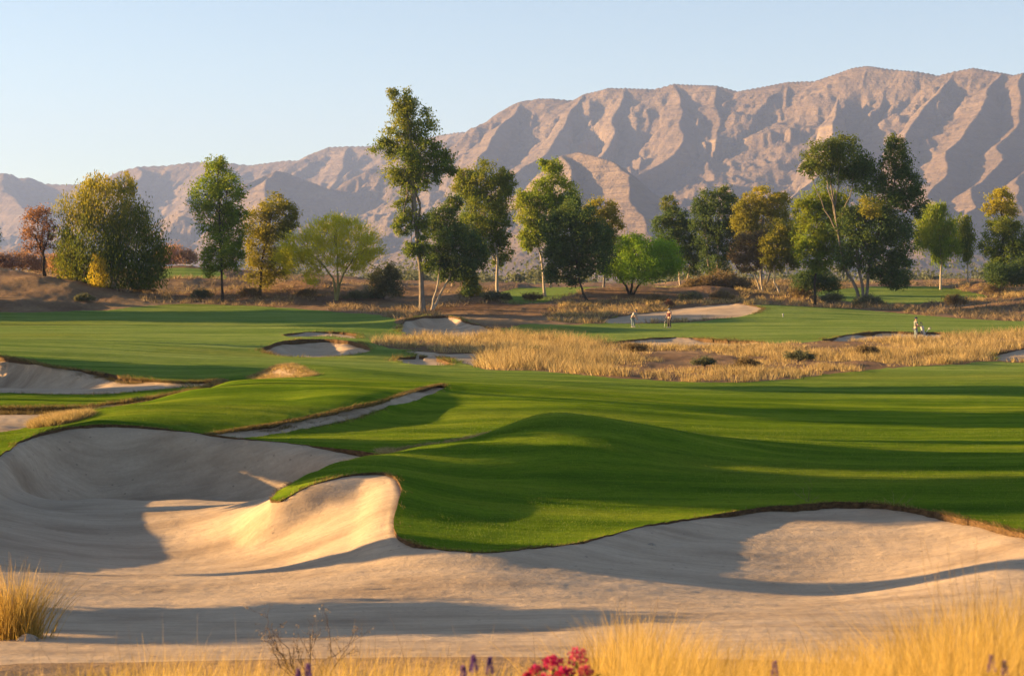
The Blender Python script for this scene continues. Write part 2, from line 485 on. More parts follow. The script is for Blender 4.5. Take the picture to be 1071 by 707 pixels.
def poly_sdf(poly, X, Y):
    """signed distance in metres, positive inside"""
    out = np.empty(len(X))
    A = poly[:, :2]; B = np.roll(A, -1, 0); D = B - A
    L2 = (D * D).sum(1) + 1e-12
    for s in range(0, len(X), 4000):
        px, py = X[s:s + 4000, None], Y[s:s + 4000, None]
        t = np.clip(((px - A[:, 0]) * D[:, 0] + (py - A[:, 1]) * D[:, 1]) / L2, 0, 1)
        d = np.sqrt(((px - A[:, 0] - t * D[:, 0])**2 + (py - A[:, 1] - t * D[:, 1])**2).min(1))
        cond = (A[:, 1] > py) != (B[:, 1] > py)
        xi = A[:, 0] + (py - A[:, 1]) * D[:, 0] / np.where(np.abs(D[:, 1]) < 1e-12, 1e-12, D[:, 1])
        ins = (np.sum(cond & (px < xi), 1) % 2) == 1
        out[s:s + 4000] = np.where(ins, d, -d)
    return out


bunk_px = {k: catmull(v, 3.0) for k, v in BUNK.items()}
bunk_w = {k: to_world(v) for k, v in bunk_px.items()}
turf_w = [to_world(catmull(p, 6.0)) for p in TURF]
native_w = [to_world(catmull(p, 6.0)) for p in NATIVE]


def thin(P, step):
    keep = [0]
    for i in range(1, len(P)):
        if np.hypot(*(uv(P[i, 0], P[i, 1]) - uv(P[keep[-1], 0], P[keep[-1], 1]))) > step:
            keep.append(i)
    return P[keep]


border = np.concatenate([thin(P, 0.011) for P in bunk_w.values()])
up_pts = np.concatenate([to_world(PTS_UP), np.array([((p - CX) / F * Y, Y, z) for p, Y, z in PTS_Z]), border])
# drop near duplicates
q = uv(up_pts[:, 0], up_pts[:, 1])
keep = []
for i in range(len(q)):
    if not keep or np.min(((q[keep] - q[i])**2).sum(1)) > 0.004**2:
        keep.append(i)
up_pts = up_pts[keep]
ZUP = RBF(up_pts)
sand_border = np.concatenate([thin(P, 0.011) - np.array([0, 0, DROP[k]]) for k, P in bunk_w.items()])
sand_pts = np.concatenate([to_world(PTS_SAND), sand_border])
q = uv(sand_pts[:, 0], sand_pts[:, 1])
keep = []
for i in range(len(q)):
    if not keep or np.min(((q[keep] - q[i])**2).sum(1)) > 0.004**2:
        keep.append(i)
ZSAND = RBF(sand_pts[keep])

# grid, finer where the photo looks closely
us = np.concatenate([np.linspace(-1.6, -0.32, 34)[:-1], np.arange(-0.32, 0.32, 0.00095), np.linspace(0.32, 1.6, 34)])
Ys = [1.5]
while Ys[-1] < 12000:
    y = Ys[-1]
    if y < 24: y += max(0.05, 0.04 * y)
    elif y < 300: y += min(y * y / 12000 * 1.4, 0.011 * y)
    elif y < 420: y += 0.02 * y
    else: y += 0.05 * y
    Ys.append(y)
Ys = np.array(Ys)
GU, GY = np.meshgrid(us, Ys)
GX = GU * (GY + 0.6)
nr, nc = GX.shape
X, Y = GX.ravel(), GY.ravel()


def native_lumps(X, Y):
    return 0.28 * fbm(X * 0.22, Y * 0.22, 4, 5) + 1.4 * fbm(X * 0.05, Y * 0.04, 3, 9) * sstep(Y, 185, 260) + mounds(X, Y)


BUMPS = [(215,287,2.2,16,8),(288,270,1.3,9,5),(600,262,1.0,14,5),(765,266,1.0,9,5),(1035,292,1.8,15,7),(480,276,1.3,10,6),(872,264,1.0,8,4),(350,268,0.9,9,5)]


def mounds(X, Y):
    z = 0
    for p, y, h, rx, ry in BUMPS:
        z = z + h * np.exp(-((X - (p - CX) / F * y) / rx)**2 - ((Y - y) / ry)**2)
    return z


def turf_roll(X, Y):
    return 0.030 * fbm(X * 0.35, Y * 0.35, 3, 21) + 0.055 * fbm(X * 0.10, Y * 0.30, 3, 27) * sstep(Y, 30, 60) + 0.010 * fbm(X * 1.6, Y * 1.6, 2, 29)


def field_sdf(polys, X, Y, amp=0.25, sc=0.8, seed=3):
    out = np.full(len(X), -1e3)
    for P in polys:
        mn, mx = P[:, :2].min(0) - 6, P[:, :2].max(0) + 6
        m = (X > mn[0]) & (X < mx[0]) & (Y > mn[1]) & (Y < mx[1])
        if m.any():
            out[m] = np.maximum(out[m], poly_sdf(P, X[m], Y[m]))
    return out


def edge_wobble(X, Y):
    s = np.clip(Y / 60, 0.6, 2.5)
    return s * (0.13 * fbm(X * 1.0 / s, Y * 1.0 / s, 3, 41) + 0.09 * fbm(X * 4.5 / s, Y * 4.5 / s, 2, 43))


def regions(X, Y):
    wob = edge_wobble(X, Y)
    sand = np.full(len(X), -1e3)
    which = np.zeros(len(X), int)
    for i, (k, P) in enumerate(bunk_w.items()):
        mn, mx = P[:, :2].min(0) - 8, P[:, :2].max(0) + 8
        m = (X > mn[0]) & (X < mx[0]) & (Y > mn[1]) & (Y < mx[1])
        if m.any():
            d = np.full(len(X), -1e3); d[m] = poly_sdf(P, X[m], Y[m])
            g = d > sand
            which[g] = i
            sand = np.maximum(sand, d)
    tf = field_sdf(turf_w, X, Y)
    nt = field_sdf(native_w, X, Y)
    turf = np.minimum(tf, -nt)
    return sand + wob, which, turf + wob * 2


SAND, WHICH, TURFD = regions(X, Y)
Zup = ZUP(X, Y)
natw = sstep(-TURFD, 0.0, 3.0)
Zup = Zup + native_lumps(X, Y) * natw * sstep(-SAND, 0.0, 2.0) * sstep(Y, 14, 24) * (1 - 0.8 * sstep(Y, 400, 900))
Zup = Zup + turf_roll(X, Y) * sstep(-SAND, 0.0, 1.5)
# the turf edge rolls up a little at each lip
Zup = Zup + 0.05 * np.exp(-np.maximum(-SAND, 0) / 0.5) * (SAND > -5) * sstep(Y, 30, 36)
dropv = np.array(list(DROP.values()))[WHICH] * np.clip(0.75 + 1.3 * fbm(X * 0.22, Y * 0.22, 3, 91), 0.15, 1.5)
Zs = np.full(len(X), 0.0)
m = SAND > -3
zs = ZSAND(X[m], Y[m])
zs += 0.022 * fbm(X[m] * 0.7, Y[m] * 1.6, 4, 61) + 0.016 * ridged(X[m] * 0.45, Y[m] * 1.6, 3, 67) + 0.009 * fbm(X[m] * 3.2, Y[m] * 3.2, 2, 69)
Zs[m] = zs
RAW = SAND - edge_wobble(X, Y)
w = sstep(SAND, 0.0, 0.22) * sstep(RAW, -0.25, 1.2)
Zsand = (Zup - dropv) * (1 - w) + Zs * w

idx = np.arange(nr * nc).reshape(nr, nc)
a, b, c, d = idx[:-1, :-1].ravel(), idx[:-1, 1:].ravel(), idx[1:, 1:].ravel(), idx[1:, :-1].ravel()
TRI = np.concatenate([np.stack([a, b, c], 1), np.stack([a, c, d], 1)])


def clip(attrs, tris, f):
    """cut triangles where f changes sign; attrs (n,k) is interpolated. returns attrs, inside tris, outside tris, border edges"""
    pos = f > 0
    s = pos[tris].sum(1)
    ins = [tris[s == 3]]; outs = [tris[s == 0]]
    mixed = tris[(s == 1) | (s == 2)]
    n0 = len(attrs)
    new, cache, edges, it, ot = [], {}, [], [], []

    def cut(i, j):
        key = (i, j) if i < j else (j, i)
        v = cache.get(key)
        if v is None:
            t = f[i] / (f[i] - f[j])
            t = min(max(t, 0.001), 0.999)
            new.append(attrs[i] * (1 - t) + attrs[j] * t)
            v = cache[key] = n0 + len(new) - 1
        return v
    for tri in mixed.tolist():
        for k in range(3):
            i, j, l = tri[k], tri[(k + 1) % 3], tri[(k + 2) % 3]
            if pos[i] != pos[j] and pos[i] != pos[l]:
                break
        p, q2 = cut(i, j), cut(i, l)
        one, two = ((it, ot) if pos[i] else (ot, it))
        one.append((i, p, q2))
        two.append((p, j, l)); two.append((p, l, q2))
        edges.append((p, q2) if pos[i] else (q2, p))
    A2 = np.concatenate([attrs, np.array(new)]) if new else attrs
    I = np.concatenate(ins + ([np.array(it)] if it else []))
    O = np.concatenate(outs + ([np.array(ot)] if ot else []))
    return A2, I, O, edges, n0


def compact(verts, tris):
    u, inv = np.unique(tris, return_inverse=True)
    return verts[u], inv.reshape(tris.shape)


ATT = np.stack([X, Y, Zup, Zsand, TURFD, WHICH.astype(float), dropv], 1)
A2, sandT, upT, lipE, n0 = clip(ATT, TRI, SAND)
A2[n0:, 3] = A2[n0:, 2] - A2[n0:, 6]          # sand meets the foot of the lip
M_TURF, M_SAND, M_SOIL, M_LIP = mat_turf(), mat_sand(), mat_ground(), mat_lip()
# only keep bunkers' own triangles
tri_b = np.rint(A2[sandT, 5].min(1)).astype(int)
lip_b = np.array([int(round(min(A2[e[0], 5], A2[e[1], 5]))) for e in lipE])
lipE = np.array(lipE)
for i, k in enumerate(BUNK):
    root = empty('sand_bunker', tuple(bunk_w[k].mean(0)))
    tag(root, NAMES[k], 'bunker', None, 'structure')
    off = np.array(root.location)
    v, t = compact(A2[:, [0, 1, 3]], sandT[tri_b == i])
    mesh_obj('sand', v - off, t, M_SAND, root)
    E = lipE[lip_b == i]
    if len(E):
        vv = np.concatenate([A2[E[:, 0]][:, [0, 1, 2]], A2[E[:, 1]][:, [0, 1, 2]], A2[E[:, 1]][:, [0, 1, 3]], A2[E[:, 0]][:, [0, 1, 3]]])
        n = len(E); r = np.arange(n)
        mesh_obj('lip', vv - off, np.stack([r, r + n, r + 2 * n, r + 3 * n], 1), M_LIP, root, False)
LIP_PTS = (A2[lipE[:, 0]][:, :3], A2[lipE[:, 1]][:, :3], lip_b)
A3, turfT, soilT, _, _ = clip(A2, upT, A2[:, 4])
v, t = compact(A3[:, :3], turfT)
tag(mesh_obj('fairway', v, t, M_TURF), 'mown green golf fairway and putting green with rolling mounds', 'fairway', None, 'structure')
v, t = compact(A3[:, :3], soilT)
tag(mesh_obj('ground', v, t, M_SOIL), 'bare brown desert ground reaching from the golf course to the mountains', 'ground', None, 'structure')


def ground_z(x, y):
    """height of the upper surface (turf and native ground)"""
    x = np.atleast_1d(np.asarray(x, float)); y = np.atleast_1d(np.asarray(y, float))
    S, Wh, T = regions(x, y)
    z = ZUP(x, y)
    z = z + native_lumps(x, y) * sstep(-T, 0, 3) * sstep(-S, 0, 2) * sstep(y, 14, 24) * (1 - 0.8 * sstep(y, 400, 900))
    z = z + turf_roll(x, y) * sstep(-S, 0, 1.5)
    m = S > 0.2
    if m.any():
        z[m] = ZSAND(x[m], y[m])
    return z, S, T


def gz(x, y):
    return float(ground_z(x, y)[0][0])
# ------------------------------------------------------------------ mountains
def mountain(name, label, ridges, u0, u1, du, y0, y1, ratio, mat, gully, seed, cliff=None):
    us = np.arange(u0, u1, du)
    ys = [y0]
    while ys[-1] < y1: ys.append(ys[-1] * ratio)
    U, Yg = np.meshgrid(us, np.array(ys))
    Xg = U * Yg
    Xf, Yf = Xg.ravel(), Yg.ravel()
    wx = Xf + 70 * fbm(Xf / 520, Yf / 520, 3, seed) + 9 * fbm(Xf / 110, Yf / 110, 3, seed + 1)
    wy = Yf + 70 * fbm(Xf / 520, Yf / 520, 3, seed + 2) + 9 * fbm(Xf / 110, Yf / 110, 3, seed + 3)
    H = np.full(len(Xf), -1e9); T = np.zeros(len(Xf)); DD = np.zeros(len(Xf)); TOP = np.ones(len(Xf))
    acc = 0.0
    for pts, slope in ridges:
        P = to_world(pts)
        for a, b in zip(P[:-1], P[1:]):
            d = b[:2] - a[:2]; L = math.hypot(*d)
            t = np.clip(((wx - a[0]) * d[0] + (wy - a[1]) * d[1]) / (L * L), 0, 1)
            dist = np.hypot(wx - a[0] - t * d[0], wy - a[1] - t * d[1])
            ztop = a[2] + (b[2] - a[2]) * t
            ztop = np.maximum(ztop, 5)
            h = ztop * np.exp(-slope * dist / (ztop * 1.0 + 60)) * 1.0
            h = ztop - (ztop + 120) * (1 - np.exp(-slope * dist / (ztop + 120)))
            g = h > H
            H[g] = h[g]; T[g] = acc + t[g] * L; DD[g] = dist[g]; TOP[g] = ztop[g]
            acc += L
        acc += 1000
    # gullies run down from the ridge lines
    amp = gully * np.clip(DD / 260, 0, 1) * np.clip(H / 120, 0, 1)
    gl = ridged(T / 85 + 0.6 * fbm(Xf / 200, Yf / 200, 2, seed + 7), DD / 1200, 3, seed + 5)
    gl2 = ridged(Xf / 230, Yf / 330, 4, seed + 11)
    H = H + amp * (gl - 0.75) * 1.0 + 0.55 * amp * (gl2 - 0.7)
    rough = np.clip(H / 130, 0, 1) * np.clip(DD / 130, 0.0, 1)
    H = H + rough * (34 * (ridged(Xf / 95, Yf / 130, 3, seed + 23) - 0.7) + 19 * (ridged(Xf / 42, Yf / 70, 3, seed + 29) - 0.7))
    H = H + 7 * fbm(Xf / 120, Yf / 120, 4, seed + 13) * np.clip(H / 150, 0, 1) * np.clip(DD / 120, 0.05, 1)
    CL = np.zeros(len(Xf))
    if cliff:
        x0, x1, f0, f1 = cliff
        px = Xf / Yf * F + CX
        mask = 0.45 * sstep(px, x0 - 25, x0 + 15) * (1 - sstep(px, x1 - 15, x1 + 25))
        lo = f0 + 22 * fbm(Xf / 260, Yf / 260, 3, seed + 17)
        tt = np.clip((H - lo) / f1, 0, 1)
        newH = np.where((H > lo) & (H < lo + f1), lo + f1 * sstep(tt, 0.38, 0.62), H)
        newH = np.where((H > lo + 1.4 * f1) & (H < lo + 2.0 * f1), lo + 1.4 * f1 + 0.6 * f1 * sstep((H - lo - 1.4 * f1) / (0.6 * f1), 0.35, 0.65), newH)
        nH = H * (1 - mask) + newH * mask
        CL = 0.9 * mask * sstep(tt, 0.30, 0.40) * (1 - sstep(tt, 0.60, 0.72)) * sstep(fbm(Xf / 180, Yf / 180, 2, seed + 19), -0.25, 0.1)
        H = nH
    H = np.maximum(H, -20)
    nr, nc = Xg.shape
    idx = np.arange(nr * nc).reshape(nr, nc)
    faces = np.stack([idx[:-1, :-1].ravel(), idx[:-1, 1:].ravel(), idx[1:, 1:].ravel(), idx[1:, :-1].ravel()], 1)
    Hq = H[faces].max(1)
    o = mesh_obj(name, np.stack([Xf, Yf, H], 1), faces[Hq > -18], mat)
    at = o.data.attributes.new('cliff', 'FLOAT', 'POINT')
    at.data.foreach_set('value', CL.astype(np.float32))
    tag(o, label, 'mountains', None, 'structure')
    return o


main_ridges = [
 ([(400,215,5900),(440,190,5600),(470,165,5500),(500,148,5400),(512,135,5400),(530,118,5300),(548,106,5300),(565,103,5300),(585,103,5300),(603,105,5300),
   (612,98,5300),(640,92,5300),(680,94,5300),(700,88,5300),(745,91,5300),(768,97,5250),(790,93,5200),(820,87,5100),(845,86,5000),(880,73,5000),(895,71,5000),
   (920,74,5000),(950,77,5100),(968,81,5200),(985,76,5400),(1005,72,5400),(1040,77,5400),(1055,79,5300),(1071,76,5200),(1150,82,5200),(1260,110,5200)], 0.62),
 ([(548,106,5300),(535,133,5050),(520,159,4800),(505,190,4500),(480,215,4200)], 0.62),
 ([(612,98,5300),(598,135,5000),(575,160,4780),(548,188,4560),(525,212,4350)], 0.60),
 ([(700,88,5300),(707,118,5060),(695,147,4850),(668,177,4650),(640,200,4450)], 0.62),
 ([(655,92,5300),(640,136,5000),(622,164,4800),(598,190,4600)], 0.60),
 ([(745,91,5300),(742,132,5020),(722,160,4820),(695,186,4620)], 0.60),
 ([(790,93,5200),(772,135,4950),(747,163,4750),(715,190,4550)], 0.60),
 ([(820,87,5100),(806,131,4850),(787,159,4650),(760,188,4450)], 0.60),
 ([(868,80,5000),(866,105,4800),(868,125,4600),(870,150,4350),(866,180,4100),(850,205,3900)], 0.72),
 ([(920,74,5000),(938,98,4850),(946,120,4700),(930,150,4550),(905,190,4350)], 0.66),
 ([(985,76,5400),(977,122,5050),(960,150,4800),(955,172,4600),(965,203,4350)], 0.66),
 ([(1040,77,5400),(1024,124,5000),(1018,150,4750),(1000,178,4500),(985,205,4250),(970,226,4000)], 0.62),
 ([(1071,76,5200),(1066,126,4850),(1060,160,4500),(1035,190,4200),(1010,212,3950),(990,235,3700)], 0.62),
 ([(1150,82,5200),(1120,130,4700),(1090,170,4300),(1060,210,3900)], 0.62),
 # foothill in front
 ([(540,232,3900),(565,205,3950),(590,180,4000),(606,162,4050),(622,158,4050),(640,170,3900),(652,192,3700),(664,225,3450),(672,255,3250)], 0.70),
 ([(606,162,4050),(594,195,3800),(580,225,3550)], 0.75),
 ([(700,240,3500),(760,222,3600),(820,205,3700),(860,196,3800)], 0.35),
]
far_ridges = [
 ([(-160,190,8200),(-80,184,8000),(0,181,8000),(10,182,8000),(18,187,8000),(32,186,8000),(50,192,8000),(65,193,8000),(90,193,7900),(110,188,7800),(130,180,7700),(150,174,7600),
   (175,173,7500),(200,169,7500),(215,168,7500),(250,172,7500),(290,167,7500),(305,167,7500),(340,153,7400),(362,152,7400),(385,152,7400),(415,147,7300),(440,143,7300),(470,139,7200),
   (497,137,7200),(505,140,7200),(540,150,7200),(640,170,7200)], 0.50),
 ([(150,174,7600),(130,200,7000),(110,225,6500)], 0.55),
 ([(215,168,7500),(200,195,7000),(190,220,6500),(180,245,6000)], 0.55),
 ([(305,167,7500),(300,185,7100)], 0.5),
 ([(362,152,7400),(355,175,7000),(345,195,6700)], 0.5),
 ([(440,143,7300),(425,165,6900),(410,190,6500),(380,215,6100)], 0.5),
 ([(497,137,7200),(480,165,6800),(460,190,6400)], 0.5),
 ([(0,181,8000),(20,210,7300),(40,235,6700)], 0.5),
 # darker peak standing in front
 ([(180,240,5600),(225,212,5700),(258,192,5800),(285,178,5900),(320,189,5800),(360,206,5700),(420,222,5600),(470,236,5500)], 0.55),
 ([(285,178,5900),(272,205,5500),(255,235,5100)], 0.6),
 ([(20,255,5200),(120,245,5300),(200,252,5300)], 0.4),
]
def slant(ridges, pa, ya, pb, yb, nfirst):
    """the range runs obliquely: nearer on the right"""
    out = []
    for i, (pts, sl) in enumerate(ridges):
        if i < nfirst:
            t = [min(1, max(0, (p[0] - pa) / (pb - pa))) for p in pts]
            if i == 0:
                pts = [(p[0], p[1], ya + (yb - ya) * q) for p, q in zip(pts, t)]
            else:
                k = (ya + (yb - ya) * t[0]) / pts[0][2]
                pts = [(p[0], p[1], p[2] * k) for p in pts]
        out.append((pts, sl))
    return out


main_ridges = slant(main_ridges, 430, 6400, 1071, 4900, 14)
far_ridges = slant(far_ridges, -100, 9000, 505, 7000, 8)
M_ROCK = mat_mountain('bare_mountain_rock')
mountain('mountain_range', 'bare brown and pink desert mountain range with pale cliffs rising on the right', main_ridges, -0.14, 0.42, 0.0008, 2700, 7200, 1.0019, M_ROCK, 85, 101,
         cliff=(735, 868, 335, 62))
mountain('distant_mountains', 'paler hazy mountain ridge further away on the left', far_ridges, -0.40, 0.12, 0.0010, 4700, 9800, 1.0026, M_ROCK, 80, 201)
# ------------------------------------------------------------------ trees and shrubs
def mat_leaf(name, c0, c1, gold, trans=0.45):
    """c0..c1: range of leaf colours, gold: colour mixed in by attribute tint, for yellowed leaves and painted sunlit lobes"""
    t = NT(name)
    g = t.n('ShaderNodeNewGeometry')
    c = t.ramp(g.outputs['Random Per Island'], [(0.0, c0), (0.55, tuple(0.5 * (a + b) for a, b in zip(c0, c1))), (1.0, c1)])
    at = t.n('ShaderNodeAttribute'); at.attribute_name = 'tint'
    c = t.mix(at.outputs['Fac'], c, gold)  # yellowed leaves, plus sunlight put into the colour of top and left lobes
    b = t.bsdf(c, 0.75, None, 0.04)
    tr = t.n('ShaderNodeBsdfTranslucent')
    t.l(t.mix(1.0, c, (1.25, 1.2, 0.7), 'MULTIPLY'), tr.inputs['Color'])
    mx = t.n('ShaderNodeMixShader'); mx.inputs[0].default_value = trans
    t.l(b.outputs[0], mx.inputs[1]); t.l(tr.outputs[0], mx.inputs[2])
    return t.done(mx)


def mat_bark(name, c0, c1):
    t = NT(name)
    f = t.noise(t.mapped(3, 3, 0.8), 1.0, 5, 0.7)
    return t.done(t.bsdf(t.ramp(f, [(0.3, c0), (0.7, c1)]), 0.9, t.bump(f, 0.6, 0.1), 0.1))


def unit(v):
    return v / np.maximum(np.linalg.norm(v, axis=-1, keepdims=True), 1e-9)


def leaf_quads(cen, axis, length, width, seed):
    """a bent leaf per centre: two triangles meeting along the midrib line -> diamond with 4 verts"""
    r = np.random.default_rng(seed)
    n = len(cen)
    side = unit(np.cross(axis, r.normal(size=(n, 3))))
    L = (length * r.uniform(0.7, 1.3, n))[:, None]; Wd = (width * r.uniform(0.7, 1.3, n))[:, None]
    nor = np.cross(axis, side)
    v0 = cen - axis * L * 0.5
    v1 = cen + side * Wd * 0.5 + nor * Wd * 0.12
    v2 = cen + axis * L * 0.5
    v3 = cen - side * Wd * 0.5 + nor * Wd * 0.12
    V = np.stack([v0, v1, v2, v3], 1).reshape(-1, 3)
    Fc = np.arange(n * 4).reshape(n, 4)
    return V, Fc


def tube_mesh(paths, sides=6):
    """paths: list of (points (n,3), radii (n)) -> verts, quads"""
    V, Q, o = [], [], 0
    ang = np.arange(sides) * 2 * np.pi / sides
    for P, rad in paths:
        P = np.asarray(P, float); n = len(P)
        T = unit(np.gradient(P, axis=0))
        up = np.array([0.3, 1, 0.1]) if abs(T[0][2]) > 0.7 else np.array([0, 0, 1.0])
        A = unit(np.cross(T, up)); B = np.cross(T, A)
        ring = P[:, None, :] + np.asarray(rad)[:, None, None] * (np.cos(ang)[None, :, None] * A[:, None, :] + np.sin(ang)[None, :, None] * B[:, None, :])
        V.append(ring.reshape(-1, 3))
        i = np.arange(n - 1)[:, None] * sides; j = np.arange(sides)[None, :]; jn = (j + 1) % sides
        Q.append((np.stack([i + j, i + jn, i + sides + jn, i + sides + j], -1).reshape(-1, 4)) + o)
        o += n * sides
    return np.concatenate(V), np.concatenate(Q)


def bezier(p0, p1, bend, n, r):
    t = np.linspace(0, 1, n)[:, None]
    m = 0.5 * (p0 + p1) + bend
    P = (1 - t)**2 * p0 + 2 * t * (1 - t) * m + t * t * p1
    P[1:-1] += r.normal(size=(n - 2, 3)) * 0.015 * np.linalg.norm(p1 - p0)
    return P


TREES = []


def tree(name, label, Y, base, lobes, trunks, leafmat, barkmat, style='broad', n=4500, leaf=0.30, dens=1.0, trunk_r=0.22, group=None, seed=1, cat='tree', z=None,
         clump=0.30, gap=0.35, limb_r=0.5):
    """base (photo x, y) of the foot, lobes (x, y, rx, ry, tint) of the crown in photo pixels at distance Y, trunks: list of photo polylines
    starting at the foot"""
    r = np.random.default_rng(seed)
    k = Y / F
    p = np.array(W(base[0], base[1], Y))
    foot = np.array([p[0], p[1], gz(p[0], p[1]) if z is None else z])
    root = empty(name, tuple(foot))
    tag(root, label, cat, group)
    loc = lambda x, y, dy=0.0: np.array(W(x, y, Y)) - foot + np.array([0, dy, 0])
    cen, axs, tint = [], [], []
    vol = np.array([l[2] * l[3] * 1.0 for l in lobes], float)
    vol = vol ** 0.9 / (vol ** 0.9).sum()
    centers, clumps = [], []
    for li, l in enumerate(lobes):
        rx, rz = l[2] * k, l[3] * k
        ry = 0.85 * rx
        dy = l[5] * k if len(l) > 5 else r.uniform(-0.5, 0.5) * rx
        c = loc(l[0], l[1], dy)
        centers.append((c, rx, rz))
        nl = int(3.0 * n * dens * vol[li])
        K = max(5, int(9 + nl / 55))
        d = unit(r.normal(size=(K, 3)))
        rad = r.uniform(0.30, 1.0, K) ** 0.55
        # uneven outline: some clumps stick out, some are missing
        rad *= r.uniform(0.82, 1.12, K)
        cc = c + d * rad[:, None] * np.array([rx, ry, rz])
        cc = cc[cc[:, 2] > 0.25]
        if len(cc) == 0: continue
        wts = r.uniform(0.25, 1.6, len(cc)); wts[r.random(len(cc)) < gap * 0.5] *= 0.1
        which = r.choice(len(cc), nl, p=wts / wts.sum())
        cr = clump * min(rx, rz) * r.uniform(0.6, 1.25, len(cc)) + 0.15
        off = r.normal(size=(nl, 3)) * 0.55
        off[:, 2] *= 0.8
        pts = cc[which] + off * cr[which][:, None]
        if style == 'droop':
            pts[:, 2] -= np.abs(r.normal(size=nl)) * cr[which] * 1.3
            ax = unit(np.stack([r.normal(size=nl) * 0.25, r.normal(size=nl) * 0.25, -np.ones(nl)], 1))
        elif style == 'feather':
            rt = np.array([0, 0, 0.5])
            ax = unit(unit(pts - rt) + 0.35 * r.normal(size=(nl, 3)))
        elif style == 'euc':
            ax = unit(np.stack([r.normal(size=nl) * 0.7, r.normal(size=nl) * 0.7, -0.6 + 0.7 * r.normal(size=nl)], 1))
        else:
            ax = unit(r.normal(size=(nl, 3)))
        cen.append(pts); axs.append(ax)
        tint.append(np.clip(l[4] + 0.25 * r.normal(size=len(cc))[which] * (0.5 if l[4] > 0.02 else 0.25), 0, 1))
        clumps += [(q, c) for q in cc[::3]]
    cen, axs, tint = np.concatenate(cen), np.concatenate(axs), np.concatenate(tint)
    ok = cen[:, 2] > 0.1
    cen, axs, tint = cen[ok], axs[ok], tint[ok]
    leaf = leaf * 0.92
    asp = {'droop': 0.36, 'feather': 0.16, 'euc': 0.42}.get(style, 0.72)
    ln = {'droop': 1.5, 'feather': 2.2, 'euc': 1.35}.get(style, 1.0) * leaf
    V, Fc = leaf_quads(cen, axs, ln, ln * asp, seed + 5)
    o = mesh_obj('crown', V, Fc, leafmat, root, False)
    at = o.data.attributes.new('tint', 'FLOAT', 'POINT')
    at.data.foreach_set('value', np.repeat(tint, 4).astype(np.float32))
    # trunk and limbs
    paths, ends = [], []
    for tp in trunks:
        tr = trunk_r * (tp[-1] if isinstance(tp[-1], float) else 1.0)
        pts = [q for q in tp if not isinstance(q, float)]
        dys = r.uniform(-0.25, 0.25, len(pts)) * k * 20
        P = np.array([loc(q[0], q[1], dys[i] if i else 0) for i, q in enumerate(pts)])
        if abs(pts[0][0] - base[0]) < 6 and abs(pts[0][1] - base[1]) < 6:
            P[0, 2] = -0.3
        m = 10
        tt = np.linspace(0, len(P) - 1, m)
        Q = np.stack([np.interp(tt, np.arange(len(P)), P[:, a]) for a in range(3)], 1)
        Q[1:-1] += r.normal(size=(m - 2, 3)) * 0.06
        rad = tr * np.linspace(1.0, 0.42, m); rad[0] *= 1.5; rad[1] *= 1.12
        paths.append((Q, rad)); ends.append(Q)
    for c, rx, rz in centers:
        Q = ends[int(np.argmin([np.linalg.norm(e[-1] - c) for e in ends]))]
        i = int(r.integers(len(Q) // 2, len(Q)))
        b = bezier(Q[i], c + np.array([0, 0, 0.2 * rz]), np.array([0, 0, -0.12 * np.linalg.norm(c - Q[i])]), 8, r)
        paths.append((b, trunk_r * limb_r * np.linspace(0.9, 0.25, 8)))
    r.shuffle(clumps)
    for q, c in clumps[:46]:
        b = bezier(c, np.asarray(q), r.normal(size=3) * 0.1, 5, r)
        paths.append((b, trunk_r * np.linspace(0.2, 0.07, 5)))
    V, Q = tube_mesh(paths, 7)
    mesh_obj('trunk', V, Q, barkmat, root)
    TREES.append(root)
    return root


L_EUC = mat_leaf('eucalyptus_leaves', (0.072, 0.123, 0.02), (0.189, 0.246, 0.043), (0.362, 0.319, 0.043))
L_DARK = mat_leaf('dark_leaves', (0.045, 0.090, 0.034), (0.115, 0.175, 0.054), (0.27, 0.25, 0.04), 0.42)
L_OLIVE = mat_leaf('olive_leaves', (0.137, 0.15, 0.026), (0.26, 0.26, 0.049), (0.377, 0.312, 0.039))
L_GREEN = mat_leaf('fresh_leaves', (0.109, 0.189, 0.02), (0.232, 0.312, 0.038), (0.392, 0.348, 0.043))
L_LIME = mat_leaf('palo_verde_leaves', (0.42, 0.44, 0.020), (0.60, 0.57, 0.035), (0.56, 0.50, 0.03), 0.5)
L_MESQ = mat_leaf('mesquite_leaves', (0.156, 0.299, 0.018), (0.26, 0.416, 0.031), (0.338, 0.429, 0.039), 0.48)
L_WILLOW = mat_leaf('willow_leaves', (0.062, 0.105, 0.022), (0.145, 0.185, 0.034), (0.52, 0.41, 0.045))
L_RED = mat_leaf('russet_leaves', (0.16, 0.085, 0.065), (0.27, 0.15, 0.11), (0.33, 0.18, 0.1))
L_BROWN = mat_leaf('dry_brush_leaves', (0.12, 0.09, 0.05), (0.24, 0.18, 0.1), (0.34, 0.24, 0.09), 0.3)
L_GREY = mat_leaf('grey_brush_leaves', (0.085, 0.1, 0.06), (0.16, 0.175, 0.105), (0.28, 0.22, 0.1), 0.3)
L_PINK = mat_leaf('pale_pink_brush_leaves', (0.28, 0.17, 0.125), (0.42, 0.26, 0.19), (0.42, 0.25, 0.15), 0.35)
B_GREY = mat_bark('grey_bark', (0.10, 0.085, 0.068), (0.26, 0.22, 0.18))
B_PALE = mat_bark('pale_bark', (0.26, 0.21, 0.16), (0.50, 0.43, 0.34))
B_DARK = mat_bark('dark_bark', (0.028, 0.022, 0.017), (0.085, 0.066, 0.048))
B_YEL = mat_bark('yellow_green_bark', (0.16, 0.15, 0.05), (0.30, 0.27, 0.11))

